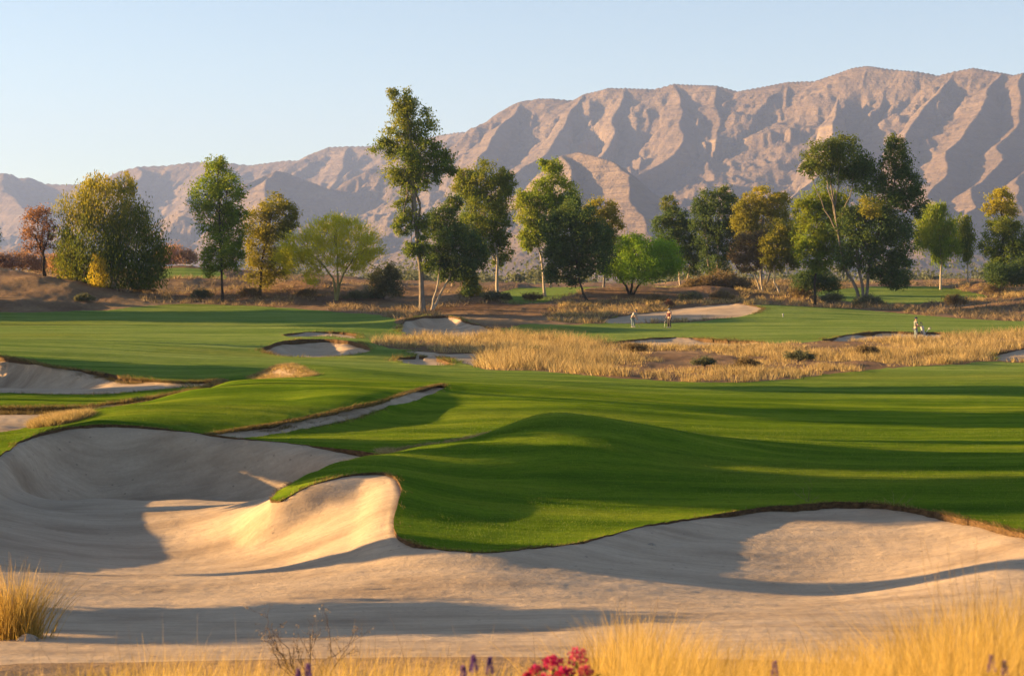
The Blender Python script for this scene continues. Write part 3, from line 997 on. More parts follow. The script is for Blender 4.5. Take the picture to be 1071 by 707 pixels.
GRP = 'trees standing beyond the fairway'
tree('russet_tree', 'sparse russet half bare tree left of the wide willow', 262, (46, 289),
     [(40,232,15,17,.3),(30,240,11,16,0),(52,246,9,20,.1),(38,258,11,14,.2),(44,222,9,8,.5)],
     [[(46,289),(45,270),(36,245)],[(46,289),(46,268),(52,240),.6]], L_RED, B_DARK, 'broad', 1300, .26, 1, .22, GRP, 11, gap=.6)
tree('willow_tree', 'wide drooping willow with golden top and one bright yellow hanging branch', 262, (122, 319),
     [(112,205,32,22,.42),(84,214,24,22,.40),(138,222,28,26,.12),(96,245,36,30,.05),(140,252,34,36,0),(72,262,17,34,.15),(118,275,32,32,.0),(158,264,17,28,0),  # golden top lobes against the dark front: sunlight put into the leaf tint
      (108,284,10,19,1.0,-30),(84,282,16,20,.25),(150,290,16,14,0),(100,188,16,9,.5),(128,190,16,10,.4)],
     [[(122,319),(118,300),(116,270),(108,235)],[(120,300),(130,265),(140,235),.6]], L_WILLOW, B_PALE, 'droop', 15000, .27, 1, .26, GRP, 12, clump=.34)
tree('cottonwood_tree', 'tall narrow green tree on a thin dark trunk right of the willow', 258, (233, 313),
     [(226,183,15,20,.12),(216,204,19,20,.08),(238,200,18,22,.05),(224,228,22,20,.05),(240,240,18,20,0),(232,260,20,20,0),(222,272,14,16,.05),(246,268,11,16,0),(252,226,9,10,0),(228,170,8,8,.1)],
     [[(233,313),(232,290),(231,240),(228,190)]], L_GREEN, B_DARK, 'broad', 7500, .28, 1, .19, GRP, 13)
tree('olive_tree', 'olive brown tree between the narrow green tree and the lime palo verde', 264, (272, 307),
     [(286,216,17,14,.2),(272,232,18,18,.35),(298,226,14,16,.15),(268,258,17,22,.4),(290,252,18,22,.1),(272,285,16,18,.45),(292,278,14,16,.25),(302,240,9,14,.0)],
     [[(272,307),(273,285),(276,250),(284,225)]], L_OLIVE, B_DARK, 'broad', 6500, .27, 1, .2, GRP, 14)
tree('palo_verde_tree', 'lime yellow palo verde with forked pale stems', 256, (352, 309),
     [(342,244,30,17,.2),(318,258,24,17,.35),(370,250,26,20,.05),(386,262,17,15,0),(308,272,20,13,.4),(352,232,22,10,.2),(340,268,24,13,.15),(372,274,18,12,0),(326,288,10,10,.3),(300,264,13,11,.4)],
     [[(352,309),(348,292),(334,272),(318,262)],[(352,309),(354,290),(352,262),(350,245)],[(352,309),(358,288),(372,268),(384,260),.8]],
     L_LIME, B_YEL, 'feather', 7000, .23, 1, .17, GRP, 15, clump=.42, gap=.2)
tree('eucalyptus_tree', 'tallest eucalyptus with a bare slender trunk and open crown', 241, (442, 327),
     [(424,112,15,20,.22),(438,130,18,18,.1),(418,142,18,18,.25),(402,154,15,11,.1),(442,158,20,18,.05),(424,172,20,18,.15),(460,168,15,14,0),(446,184,16,13,0),(430,194,13,12,.05),
      (416,186,10,10,.1),(424,218,13,13,.15),(436,232,12,12,.05),(420,238,10,10,.1),(442,256,10,14,0),(430,262,9,12,0),(446,278,7,10,0),(412,98,7,7,.3),(472,178,7,9,0)],
     [[(442,327),(440,290),(436,240),(432,190),(428,140),(422,108)]], L_EUC, B_GREY, 'euc', 8200, .29, 1, .34, GRP, 16, clump=.34, gap=.6)
tree('leaning_tree', 'low dark green tree leaning right on two pale crossing trunks', 243, (451, 328),
     [(462,232,16,18,.1),(478,250,20,22,0),(460,262,15,22,0),(486,276,16,18,0),(470,282,14,14,0),(474,214,12,10,.1),(498,262,14,20,0),(490,296,10,12,.1)],
     [[(451,328),(458,312),(470,290),(476,262)],[(451,328),(456,305),(460,280),(462,250),.7]], L_DARK, B_PALE, 'euc', 7500, .28, 1, .2, GRP, 17)
tree('broad_eucalyptus_tree', 'full green eucalyptus right of the tallest tree', 262, (520, 304),
     [(508,184,24,15,.25),(494,200,19,18,.15),(520,206,18,20,.2),(506,226,26,20,.12),(492,240,18,20,0),(524,234,13,18,0),(510,252,20,16,0),(522,262,13,18,0),(486,184,10,10,.3),(530,190,9,12,.1)],
     [[(520,304),(520,275),(515,240),(508,200)],[(520,275),(500,240),(494,215),.6]], L_EUC, B_PALE, 'euc', 9500, .28, 1, .22, GRP, 18)
tree('twin_trunk_tree', 'yellow green tree with two slim white trunks', 272, (570, 301),
     [(577,180,13,16,.15),(586,202,18,16,.1),(566,206,16,17,.12),(550,222,14,18,.25),(560,242,15,18,.15),(574,232,18,22,.05),(590,222,14,20,.05),(552,250,9,14,.2),(546,205,8,10,.3),(568,172,6,6,.2)],
     [[(570,301),(566,270),(560,240),(572,195)],[(576,301),(575,275),(570,240),.7]], L_GREEN, B_PALE, 'euc', 8500, .28, 1, .18, GRP, 19)
tree('dense_dark_tree', 'dense blue green tree with low crown over a thin dark leaning trunk', 250, (615, 319),
     [(604,226,20,18,0),(584,240,18,20,0),(618,246,22,20,0),(596,262,24,22,0),(622,266,20,18,0),(604,284,18,14,0),(582,270,16,22,0),(576,288,10,10,0),(632,254,10,16,0),(600,213,10,8,.05)],
     [[(615,319),(608,302),(604,285),(600,255)]], L_DARK, B_DARK, 'broad', 10500, .27, 1, .17, GRP, 20)
tree('olive_top_tree', 'olive topped tree peeking out behind the dense blue green tree', 285, (632, 302),
     [(630,217,17,11,.35),(638,232,13,13,.2),(622,236,14,16,.2),(634,250,14,18,0),(616,222,8,8,.4)],
     [[(632,302),(631,270),(630,230)]], L_OLIVE, B_GREY, 'broad', 3600, .29, 1, .19, GRP, 21)
tree('mesquite_tree', 'round bright green mesquite with low spreading dark limbs', 256, (660, 308),
     [(668,262,28,15,.2),(648,272,20,16,.3),(690,270,22,18,.1),(668,280,30,16,.1),(638,280,12,10,.3),(702,278,11,11,0),(656,284,18,7,.05),(684,284,18,7,0),(662,252,16,7,.3)],
     [[(660,308),(654,298),(643,284)],[(660,308),(661,296),(668,275)],[(660,308),(669,297),(690,281),.8]], L_MESQ, B_DARK, 'broad', 12500, .21, 1, .2, GRP, 22, clump=.4, gap=.15)
tree('blue_gum_tree', 'blue green eucalyptus right behind the round mesquite', 305, (712, 300),
     [(700,214,9,10,.35),(706,228,14,13,.1),(692,236,11,12,.0),(716,240,16,14,0),(700,252,18,14,0),(722,258,14,14,0),(708,270,18,12,0),(726,276,12,12,0)],
     [[(712,300),(710,275),(706,235)],[(718,300),(722,270),(722,250),.7]], L_DARK, B_PALE, 'euc', 5600, .30, 1, .18, GRP, 23, gap=.5)
tree('tall_gum_tree', 'tall dark eucalyptus in the middle of the far grove', 300, (752, 300),
     [(740,212,14,12,.1),(756,204,14,10,.1),(734,232,14,16,0),(752,226,18,18,0),(766,216,12,14,.1),(742,254,16,18,0),(760,250,16,20,0),(748,276,18,12,0),(770,240,10,18,.1)],
     [[(752,300),(750,270),(750,230)],[(744,300),(740,270),(738,235),.7]], L_DARK, B_PALE, 'euc', 7000, .30, 1, .2, GRP, 24, gap=.5)
tree('gold_green_tree', 'rounded gold green tree at the right of the far grove', 290, (796, 302),
     [(798,206,22,11,.35),(784,216,16,14,.2),(814,216,15,15,.3),(798,230,26,18,.15),(780,240,14,18,.15),(818,240,13,18,.25),(800,256,20,16,.15),(776,222,10,12,.2)],
     [[(796,302),(796,270),(798,225)],[(802,302),(808,270),(812,240),.7]], L_OLIVE, B_GREY, 'broad', 8000, .29, 1, .2, GRP, 25)
tree('brown_tree', 'dull brown leaning tree on pale forked stems below the gold green tree', 268, (797, 303),
     [(786,254,18,12,.1),(774,266,12,13,0),(796,264,14,14,.2),(782,276,14,10,.1),(800,248,10,8,.2)],
     [[(797,303),(790,290),(782,270)],[(797,303),(796,285),(796,262),.8]], L_BROWN, B_PALE, 'broad', 3200, .26, 1, .15, GRP, 26)
tree('slim_olive_tree', 'slim olive tree on one thin pale stem beside the brown leaning tree', 264, (817, 309),
     [(818,242,14,14,.2),(808,256,14,14,.15),(826,258,13,16,.15),(814,272,16,12,.05),(830,272,8,10,0),(804,270,8,10,0)],
     [[(817,309),(811,295),(810,275),(816,248)]], L_OLIVE, B_PALE, 'broad', 3800, .26, 1, .14, GRP, 27)
tree('yellow_green_tree', 'yellow green tree hugging the left side of the big dark tree', 252, (852, 306),
     [(856,208,18,14,.25),(842,222,14,16,.25),(866,224,16,18,.15),(848,244,18,18,.15),(866,250,16,18,.05),(842,264,14,14,.1),(858,272,14,14,0),(834,240,8,12,.3),(878,212,13,15,.25),(880,234,12,15,.1)],
     [[(852,306),(853,285),(856,255),(856,215)]], L_GREEN, B_DARK, 'euc', 7500, .28, 1, .17, GRP, 28)
tree('big_forked_tree', 'biggest dark tree with several leaning trunks from one foot', 243, (903, 322),
     [(858,164,19,17,.25),(880,158,19,16,.2),(846,176,10,11,.25),(872,182,20,15,.1),(898,172,20,20,0),(912,192,20,20,0),(938,168,17,24,.05),(946,194,18,22,0),(956,212,13,17,0),
      (930,216,20,20,0),(904,218,12,11,.9,-30),(890,234,20,20,.05),(916,244,24,22,0),(938,248,20,24,0),(898,262,20,20,.05),(924,274,20,18,0),(884,274,12,14,.1),(940,282,14,16,0),(934,150,9,8,.1),(878,148,10,7,.3),(938,292,15,11,0),(920,288,12,10,0)],
     [[(903,322),(896,300),(884,282),(876,250),(868,190)],[(903,322),(902,300),(896,270),(898,220)],[(903,322),(908,300),(912,268),(930,210),(940,175)]],
     L_DARK, B_GREY, 'broad', 19000, .28, 1, .24, GRP, 29)
tree('small_white_trunk_tree', 'light green tree on a single white trunk right of the biggest tree', 290, (984, 295),
     [(978,220,15,11,.15),(970,234,15,14,.2),(986,236,16,16,.05),(976,252,16,12,.05),(990,256,12,12,0),(964,246,9,10,.2),(984,266,9,7,0)],
     [[(984,295),(984,270),(982,240)]], L_GREEN, B_PALE, 'droop', 5000, .28, 1, .16, GRP, 30)
tree('slim_white_trunk_tree', 'slim darker tree on a second white trunk near the light green one', 296, (1012, 293),
     [(1006,232,11,10,.05),(1012,244,8,12,0),(1002,250,11,12,0),(1010,262,7,9,0)],
     [[(1012,293),(1012,268),(1008,238)]], L_EUC, B_PALE, 'droop', 2300, .28, 1, .13, GRP, 31)
tree('orange_top_tree', 'dark tree with a bright orange top at the right edge', 282, (1050, 299),
     [(1046,210,13,12,.95),(1036,218,8,9,.9),(1058,218,10,9,.8),(1044,236,18,12,.1),(1062,246,15,16,0),(1038,256,12,16,0),(1054,266,18,14,0),(1068,264,10,18,0),(1044,278,14,10,0),(1048,200,7,6,.95)],
     [[(1050,299),(1050,275),(1048,240),(1046,215)]], L_EUC, B_DARK, 'broad', 6500, .28, 1, .18, GRP, 32)
tree('edge_tree', 'dark leafy tree cut off by the left edge of the view', 240, (-22, 296),
     [(-12,250,12,14,0),(-24,236,18,18,.1),(-34,258,18,20,0),(-14,266,9,9,0)], [[(-22,296),(-22,270),(-24,245)]], L_DARK, B_DARK, 'broad', 2600, .28, 1, .18, GRP, 33)

# shrubs that stand out one by one
SH = 'shrubs between the trees'


def shrub(name, label, Y, x, y, lobes, mat, n, leaf=0.22, seed=1, style='broad', group=None, trunk_r=.05):
    return tree(name, label, Y, (x, y), lobes, [[(x, y), (x + 1, y - 8)], [(x, y), (x - 3, y - 7)]], mat, B_DARK, style, n, leaf, 1, trunk_r, group, seed, 'shrub', clump=.42, gap=.3)


shrub('grey_shrub', 'grey green shrub left of the tallest tree trunk', 258, 402, 312, [(398,292,13,12,0),(410,288,11,11,0),(392,304,12,9,0),(412,302,10,11,0)], L_GREY, 2600, .22, 51)
shrub('brown_thicket', 'wide rounded brown thicket right of the round mesquite', 276, 750, 309, [(735,298,18,9,.1),(756,294,20,10,.2),(775,300,14,9,.1),(722,303,12,7,0)], L_BROWN, 6000, .22, 52)
shrub('dark_bush', 'dark bush at the foot of the orange topped tree', 272, 1046, 299, [(1040,286,13,12,0),(1058,288,15,11,0),(1070,284,12,13,0)], L_DARK, 3600, .24, 53)
shrub('dark_bush', 'dark bush in the shade between the gold green tree and the biggest tree', 262, 846, 305, [(840,294,13,10,0),(856,292,14,12,0),(868,298,10,8,0)], L_DARK, 3200, .22, 61)
shrub('foot_shrub', 'low grey shrub around the foot of the biggest tree', 241, 908, 324, [(900,317,9,6,0),(916,318,9,6,0),(908,314,8,5,0)], L_GREY, 1500, .18, 54)
shrub('yellow_bush', 'small yellow green bush below the lone trunk right of the leaning tree', 255, 494, 318, [(494,308,9,9,.6),(488,312,6,6,.4)], L_OLIVE, 1100, .2, 55)
shrub('olive_bush', 'small olive bush under the full green eucalyptus', 250, 520, 322, [(516,314,12,8,.1),(528,316,9,6,.2)], L_GREY, 1600, .2, 56)
shrub('pink_brush', 'pale pink brush behind the russet tree', 300, 20, 286, [(22,272,18,10,.2),(8,276,10,8,0),(44,276,12,9,.3),(-6,272,10,9,.1)], L_PINK, 3200, .25, 57)
shrub('orange_brush', 'orange brown brush at the lower left of the willow', 270, 64, 290, [(62,277,11,12,.6),(70,284,8,8,.5)], L_PINK, 1400, .23, 58)
shrub('far_pink_brush', 'pale pink brush between the willow and the narrow green tree', 345, 188, 284, [(178,268,14,12,.1),(196,270,13,9,.3),(168,276,10,8,0)], L_PINK, 2600, .28, 59)
shrub('red_shrub', 'small dark red shrub on the bunker behind the golfers', 236, 699, 322, [(699,317,3,5,0),(701,320,4,4,0)], L_RED, 260, .16, 60)
for i, (x, y, Y, lab) in enumerate([(737,386,122,'dark rounded shrub in the front of the gold grass field'),(782,386,121,'broad dark shrub right of centre in the gold grass field'),
                            (836,378,129,'low brown shrub near the right half of the gold grass field'),(664,370,140,'low brown shrub at the back of the gold grass below the golfers'),
                            (560,374,136,'small brown shrub inside the tall bright gold grass'),(905,372,137,'grey brown shrub in the gold grass below the push cart')]):
    shrub('field_shrub', lab, Y, x, y, [(x - 4, y - 5, 9, 5, .1), (x + 6, y - 4, 8, 5, 0), (x, y - 7, 6, 4, .2)], L_BROWN if i % 2 else L_GREY, 900, .10, 70 + i, group='dark shrubs in the gold grass field')
for i, (x, y, Y, lab) in enumerate([(150,309,268,'low brown shrub on the bare slope right of the willow'),(210,312,262,'low shrub at the foot of the narrow green tree'),(262,310,262,'brown shrub below the olive brown tree'),
                            (322,312,259,'brown shrub left of the palo verde stems'),(372,314,257,'grey shrub right of the palo verde stems'),(558,316,258,'brown shrub on the ridge below the twin white trunks'),
                            (688,318,246,'brown shrub on the crest above the golfers'),(722,315,252,'grey shrub on the crest right of the standing golfer'),(755,314,254,'brown shrub on the crest over the pink bunker'),
                            (838,310,262,'gold shrub below the yellow green tree'),(872,316,250,'dry shrub left of the big forked trunk'),(1000,318,252,'low brown shrub on the shaded slope at the right'),(1040,306,280,'brown shrub on the ridge under the orange topped tree'),
                            (88,318,244,'tan shrub at the edge of the shaded fairway below the willow')]):
    shrub('desert_shrub', lab, Y, x, y, [(x - 5, y - 4, 8, 4.5, .1), (x + 5, y - 3.5, 8, 4, .2), (x, y - 6, 6, 4, .1)], (L_BROWN, L_GREY, L_BROWN)[i % 3], 800, .17, 90 + i, group='low shrubs on the desert slopes')


# far scrub and treeline, too many and too far to count
def far_scrub():
    r = np.random.default_rng(77)
    C = []
    for k in range(520):
        Y = r.uniform(430, 1100); px = r.uniform(-450, 1550)
        x = (px - CX) / F * Y
        h = r.uniform(2.0, 7.5) * (0.6 + 0.8 * r.random())
        C.append((x, Y, h))
    C = np.array(C)
    z = ground_z(C[:, 0], C[:, 1])[0]
    pts, ax = [], []
    for (x, Y, h), zz in zip(C, z):
        n = 110
        d = r.normal(size=(n, 3)) * np.array([h * 0.5, h * 0.5, h * 0.28]); d[:, 2] = np.abs(d[:, 2] + h * 0.45)
        pts.append(np.array([x, Y, zz]) + d); ax.append(unit(r.normal(size=(n, 3))))
    V, Fc = leaf_quads(np.concatenate(pts), np.concatenate(ax), 0.95, 0.75, 5)
    tag(mesh_obj('treeline', V, Fc, L_GREY, None, False), 'hazy grey green scrub on the far plain', 'treeline', None, 'stuff')


far_scrub()


# trees left of the view, whose shadows fall across the sand and the turf
def shade_trees():
    r = np.random.default_rng(5)
    # native crowns: the low one is about 4.6 m wide and 6 m high, the tall one carries its crown from 5.4 to 9 m
    low = tree('shade_tree', 'leafy tree left of the view shading the fairway', 60, (-420, 400),
               [(-420,270,60,50,0),(-450,300,50,45,0),(-385,300,50,45,0),(-420,330,60,40,0),(-420,230,40,30,0),(-400,360,55,30,0),(-440,365,55,28,0),(-420,390,60,24,0)],
               [[(-420,400),(-420,340),(-420,260)]], L_DARK, B_DARK, 'broad', 6500, .36, 1, .25, 'shade trees left of the view', 99)
    high = tree('tall_shade_tree', 'tall leafy tree with a bare trunk left of the view', 60, (-520, 400),
                [(-520,140,60,34,0),(-555,160,48,34,0),(-485,160,48,34,0),(-520,185,64,34,0),(-520,112,40,26,0)],
                [[(-520,400),(-518,300),(-520,150)]], L_EUC, B_GREY, 'broad', 5200, .36, 1, .22, 'tall shade trees left of the view', 98)
    for src, spots in ((low, SHADE), (high, SHADE_TALL)):
        kids = list(src.children)
        for i, (x, y, sx, sz) in enumerate(spots):
            o = src
            if i:
                o = src.copy(); COL.objects.link(o)
                for ch in kids:
                    c = ch.copy(); COL.objects.link(c); c.parent = o
            o.location = (x, y, gz(x, y) - 0.1)
            o.scale = (sx, sx, sz)
            o.rotation_euler = (0, 0, r.uniform(0, 6.28))


SHADE = [(-19, 37.8, 1.5, 0.34), (-23, 46.8, 0.4, 0.85), (-25, 60.0, 1.85, 1.3), (-27, 69.4, 1.75, 1.3), (-46, 102.5, 2.6, 0.75), (-48, 117, 2.6, 0.75),
         (-85, 236, 6.0, 2.0), (-92, 222, 4.5, 1.8)]
SHADE_TALL = [(-36, 91.5, 2.3, 1.05), (-34, 79.2, 0.45, 1.0), (-34, 74.0, 0.6, 1.0), (-40, 112, 1.3, 1.15), (-48, 149.5, 3.0, 0.7), (-68, 197, 4.4, 1.15)]
shade_trees()
# ------------------------------------------------------------------ grass
def mat_grass(name, c0, c1, trans=0.4):
    t = NT(name)
    g = t.n('ShaderNodeNewGeometry')
    c = t.ramp(g.outputs['Random Per Island'], [(0.0, tuple(v * 0.55 for v in c0)), (0.18, c0), (0.9, c1), (1.0, tuple(min(1, v * 1.15) for v in c1))])
    big = t.noise(t.mapped(0.35, 0.35, 0.1), 1.0, 3)
    c = t.mix(0.8, c, t.ramp(big, [(0.32, (0.62, 0.68, 0.62)), (0.5, (1, 1, 1)), (0.7, (1.1, 1.12, 1.2))]), 'MULTIPLY')
    b = t.bsdf(c, 0.6, None, 0.3)
    tr = t.n('ShaderNodeBsdfTranslucent')
    t.l(c, tr.inputs['Color'])
    mx = t.n('ShaderNodeMixShader'); mx.inputs[0].default_value = trans
    t.l(b.outputs[0], mx.inputs[1]); t.l(tr.outputs[0], mx.inputs[2])
    return t.done(mx)


def blades(base, direction, length, width, bend, seg, seed):
    """tapered bent strips. base (n,3), direction (n,3), length/width (n), bend (n,3) displacement of the tip relative to the length"""
    r = np.random.default_rng(seed)
    n = len(base)
    side = unit(np.cross(direction, r.normal(size=(n, 3))))
    t = np.linspace(0, 1, seg + 1)
    P = base[:, None, :] + direction[:, None, :] * (length[:, None] * t)[..., None] + bend[:, None, :] * (length[:, None] * t**2)[..., None]
    wd = width[:, None] * (1 - 0.92 * t)[None, :]
    Lf = P - side[:, None, :] * wd[..., None] * 0.5
    Rt = P + side[:, None, :] * wd[..., None] * 0.5
    V = np.stack([Lf, Rt], 2).reshape(-1, 3)
    o = (np.arange(n) * (seg + 1) * 2)[:, None]
    k = (np.arange(seg) * 2)[None, :]
    Q = np.stack([o + k, o + k + 1, o + k + 3, o + k + 2], -1).reshape(-1, 4)
    return V, Q


G_GOLD = mat_grass('gold_grass', (0.31, 0.215, 0.080), (0.56, 0.415, 0.175), 0.45)
G_NEAR = mat_grass('near_gold_grass', (0.40, 0.255, 0.045), (0.66, 0.455, 0.125), 0.5)
G_TAN = mat_grass('tan_grass', (0.20, 0.140, 0.070), (0.36, 0.260, 0.130), 0.35)
G_FRINGE = mat_grass('dry_fringe', (0.10, 0.070, 0.020), (0.34, 0.240, 0.070), 0.35)
G_TURF = mat_grass('turf_blades', (0.095, 0.160, 0.012), (0.210, 0.260, 0.024), 0.35)


def tufts(centers, per, height, spread, width, seed, seg=2, lean=0.35):
    r = np.random.default_rng(seed)
    n = len(centers) * per
    i = np.repeat(np.arange(len(centers)), per)
    hs = height if np.ndim(height) else np.full(len(centers), height)
    sp = spread if np.ndim(spread) else np.full(len(centers), spread)
    off = r.normal(size=(n, 2)) * sp[i][:, None] * 0.5
    base = centers[i].copy(); base[:, :2] += off
    d = np.concatenate([off / np.maximum(sp[i], .01)[:, None] * lean + r.normal(size=(n, 2)) * lean * 0.6, np.ones((n, 1))], 1)
    d = unit(d)
    L = hs[i] * r.uniform(0.45, 1.15, n)
    bend = np.concatenate([d[:, :2] * 0.5 + r.normal(size=(n, 2)) * 0.15, -0.18 * np.ones((n, 1)) * r.uniform(0, 1.5, (n, 1))], 1)
    return blades(base, d, L, np.full(n, width) * r.uniform(.6, 1.3, n), bend, seg, seed + 1)


def cat_meshes(parts):
    V, Q, o = [], [], 0
    for v, q in parts:
        V.append(v); Q.append(q + o); o += len(v)
    return np.concatenate(V), np.concatenate(Q)


def scatter(n, pxr, Yr, seed, test):
    """random ground positions, test(S, T, x, y) keeps them"""
    r = np.random.default_rng(seed)
    Yv = r.uniform(Yr[0], Yr[1], n)
    px = r.uniform(pxr[0], pxr[1], n)
    x = (px - CX) / F * Yv
    z, S, T = ground_z(x, Yv)
    m = test(S, T, x, Yv, px)
    return np.stack([x, Yv, z], 1)[m], px[m]


# the gold field right of the middle
c, px = scatter(6500, (385, 1240), (106, 184), 21, lambda S, T, x, y, p: (T < -0.15) & (S < -0.1) & (y < 182))
patch = sstep(fbm(c[:, 0] * 0.16, c[:, 1] * 0.10, 3, 33), -0.35, 0.35)
tall = (sstep(px, 490, 520) * (1 - sstep(px, 600, 680))) * 0.55 + sstep(px, 905, 960) * 0.35 + (1 - sstep(px, 490, 510)) * 0.35
frontedge = 0.8 * sstep(fbm(c[:, 0] * 0.25, c[:, 1] * 0.2, 2, 35), -0.4, 0.2) * sstep(-(c[:, 1] - (108 + 30 * sstep(np.abs(px - 760), 100, 300))), -9, 0)
h = 0.16 + 0.42 * patch + tall + 0.30 * frontedge
keep = np.random.default_rng(3).random(len(c)) < (0.03 + 0.97 * np.maximum(np.maximum(patch**1.5, frontedge), np.minimum(1, tall * 2)))
c, h = c[keep], h[keep]
V, Q = tufts(c, 26, h, 0.30 + 0.25 * h, 0.040, 31, 2, 0.30)
tag(mesh_obj('dry_grass_field', V, Q, G_GOLD, None, False), 'tall golden dry grass field in front of the putting green', 'dry grass', None, 'stuff')

# dry cover on the slopes behind the golf course
c, px = scatter(9000, (-140, 1240), (184, 340), 23, lambda S, T, x, y, p: (T < -0.3) & (S < -0.3) & (fbm(x * 0.06, y * 0.03, 3, 8) > -0.12) & ~((p < 118) & (y > 232) & (y < 280)))
V, Q = tufts(c, 14, 0.55 + 0.45 * np.random.default_rng(4).random(len(c)), 0.55, 0.075, 37, 2, 0.5)
tag(mesh_obj('dry_slope_grass', V, Q, G_TAN, None, False), 'tan dry grass and stubble covering the desert slopes', 'dry grass', None, 'stuff')
# brighter plumes on sunlit crests
c, px = scatter(5200, (380, 1240), (205, 300), 24, lambda S, T, x, y, p: (T < -0.3) & (S < -0.3) & (((p > 575) & (p < 660) & (y < 250)) | ((p > 770) & (p < 905) & (y > 255)) | ((p > 985) & (y > 262)) | ((p > 640) & (p < 800) & (y < 252))))
V, Q = tufts(c, 18, 0.75, 0.45, 0.07, 39, 2, 0.35)
tag(mesh_obj('gold_crest_grass', V, Q, G_GOLD, None, False), 'gold grass on the sunlit crests behind the green', 'dry grass', None, 'stuff')

# grass hanging over the bunker lips
P0, P1, LB = LIP_PTS
r = np.random.default_rng(41)
names = list(BUNK)
parts = []
seg = P1 - P0
ln = np.linalg.norm(seg[:, :2], axis=1)
dist = P0[:, 1]
px = P0[:, 0] / P0[:, 1] * F + CX
vis = (px > -60) & (px < 1140) & (dist > 27)
nearrim = (LB == names.index('main')) & (dist < 33)
dens = np.where(dist < 75, 150, np.where(dist < 130, 70, 45)) * vis * ~nearrim
dens = dens * (0.06 + 1.25 * sstep(fbm(P0[:, 0] * 0.22, P0[:, 1] * 0.22, 3, 71), -0.15, 0.45))
mainb = LB == names.index('main')
dens = np.where(mainb & ~nearrim & (px > 425) & (px < 575) & (dist < 44.5) & (dist > 41), 260, dens)
dens = np.where(mainb & ~nearrim & (px > 845) & (px < 1100) & (dist > 38), np.maximum(dens, 170), dens)
dens = np.where(mainb & ~nearrim & (px > 585) & (px < 840) & (dist < 51) & (dist > 42), np.minimum(dens, 60), dens)
cnt = r.poisson(dens * ln)
i = np.repeat(np.arange(len(P0)), cnt)
t = r.random(len(i))[:, None]
base = P0[i] * (1 - t) + P1[i] * t
nrm = np.stack([seg[:, 1], -seg[:, 0], np.zeros(len(seg))], 1)
nrm = unit(nrm)[i]                # points from turf to sand or back; test with the sand field
probe = base + nrm * 0.3
Sx = regions(probe[:, 0], probe[:, 1])[0]
nrm[Sx < 0] *= -1
sc = np.clip(base[:, 1] / 70, 0.75, 2.0)
back = r.exponential(0.10, len(i)) * sc
base = base - nrm * back[:, None] + np.array([0, 0, -0.02])
d = unit(nrm * r.uniform(-0.2, 0.9, (len(i), 1)) + np.array([0, 0, 1.0]) + 0.3 * r.normal(size=(len(i), 3)))
L = r.uniform(0.05, 0.16, len(i)) * sc * (1 + 0.9 * sstep(fbm(base[:, 0] * 0.8, base[:, 1] * 0.8, 2, 77), 0.0, 0.5))
bend = nrm * r.uniform(0.1, 0.7, (len(i), 1)) + np.array([0, 0, -0.5]) * r.uniform(0.2, 1, (len(i), 1))
golden = (LB[i] == names.index('main')) & (base[:, 1] < 52)
is_dry = r.random(len(i)) < np.where(golden, 0.93, 0) + np.where(fbm(base[:, 0] * 0.35, base[:, 1] * 0.35, 2, 73) > -0.12, 0.9, 0.35)
for dry, mt, nm, lab in ((True, G_FRINGE, 'dry_lip_grass', 'brown dry grass fringe hanging over the bunker lips'), (False, G_TURF, 'green_lip_grass', 'green grass fringe along the bunker lips')):
    m = is_dry == dry
    V, Q = blades(base[m], d[m], L[m], (0.012 * sc)[m] * 1.4, bend[m], 2, 43)
    tag(mesh_obj(nm, V, Q, mt, None, False), lab, 'grass', None, 'stuff')

# short blades of the mown turf where it is close enough to see them
r2 = np.random.default_rng(141)
n = 150000
Yv = 40 + 36 * r2.random(n)**1.4
x = r2.uniform(-0.28, 0.28, n) * Yv
z, S, T = ground_z(x, Yv)
k = (T > 0.05) & (S < -0.05)
x, Yv, z = x[k], Yv[k], z[k]
m = len(x)
V, Q = blades(np.stack([x, Yv, z - .01], 1), unit(np.stack([r2.normal(size=m) * .5, r2.normal(size=m) * .5, np.ones(m)], 1)), r2.uniform(.025, .06, m), np.full(m, .012), r2.normal(size=(m, 3)) * .2, 1, 143)
tag(mesh_obj('turf_grass', V, Q, G_TURF, None, False), 'short green grass blades on the nearest turf', 'grass', None, 'stuff')

# rough on the sand steps (gold, lit from the left)
c, px = scatter(5200, (330, 520), (61.5, 67.5), 25, lambda S, T, x, y, p: (S > -0.35) & (p > 338) & (p < 512) & ((WHN(x, y) == names.index('rough_step'))))\
    if False else (None, None)


def strip_tufts(key, n, h, spread, w, seed, side=0.0):
    """tufts scattered over one of the thin bunkers"""
    r = np.random.default_rng(seed)
    P = bunk_w[key]
    mn, mx = P[:, :2].min(0) - .4, P[:, :2].max(0) + .4
    q = r.uniform(mn, mx, (n, 2))
    s = poly_sdf(P, q[:, 0], q[:, 1])
    q = q[(s > -0.3)]
    z = ground_z(q[:, 0], q[:, 1])[0]
    return tufts(np.c_[q, z], 10, h * r.uniform(.6, 1.2, len(q)), spread, w, seed + 1, 2, .5)


parts = [strip_tufts('rough_step', 2600, 0.16, .12, .014, 81)]
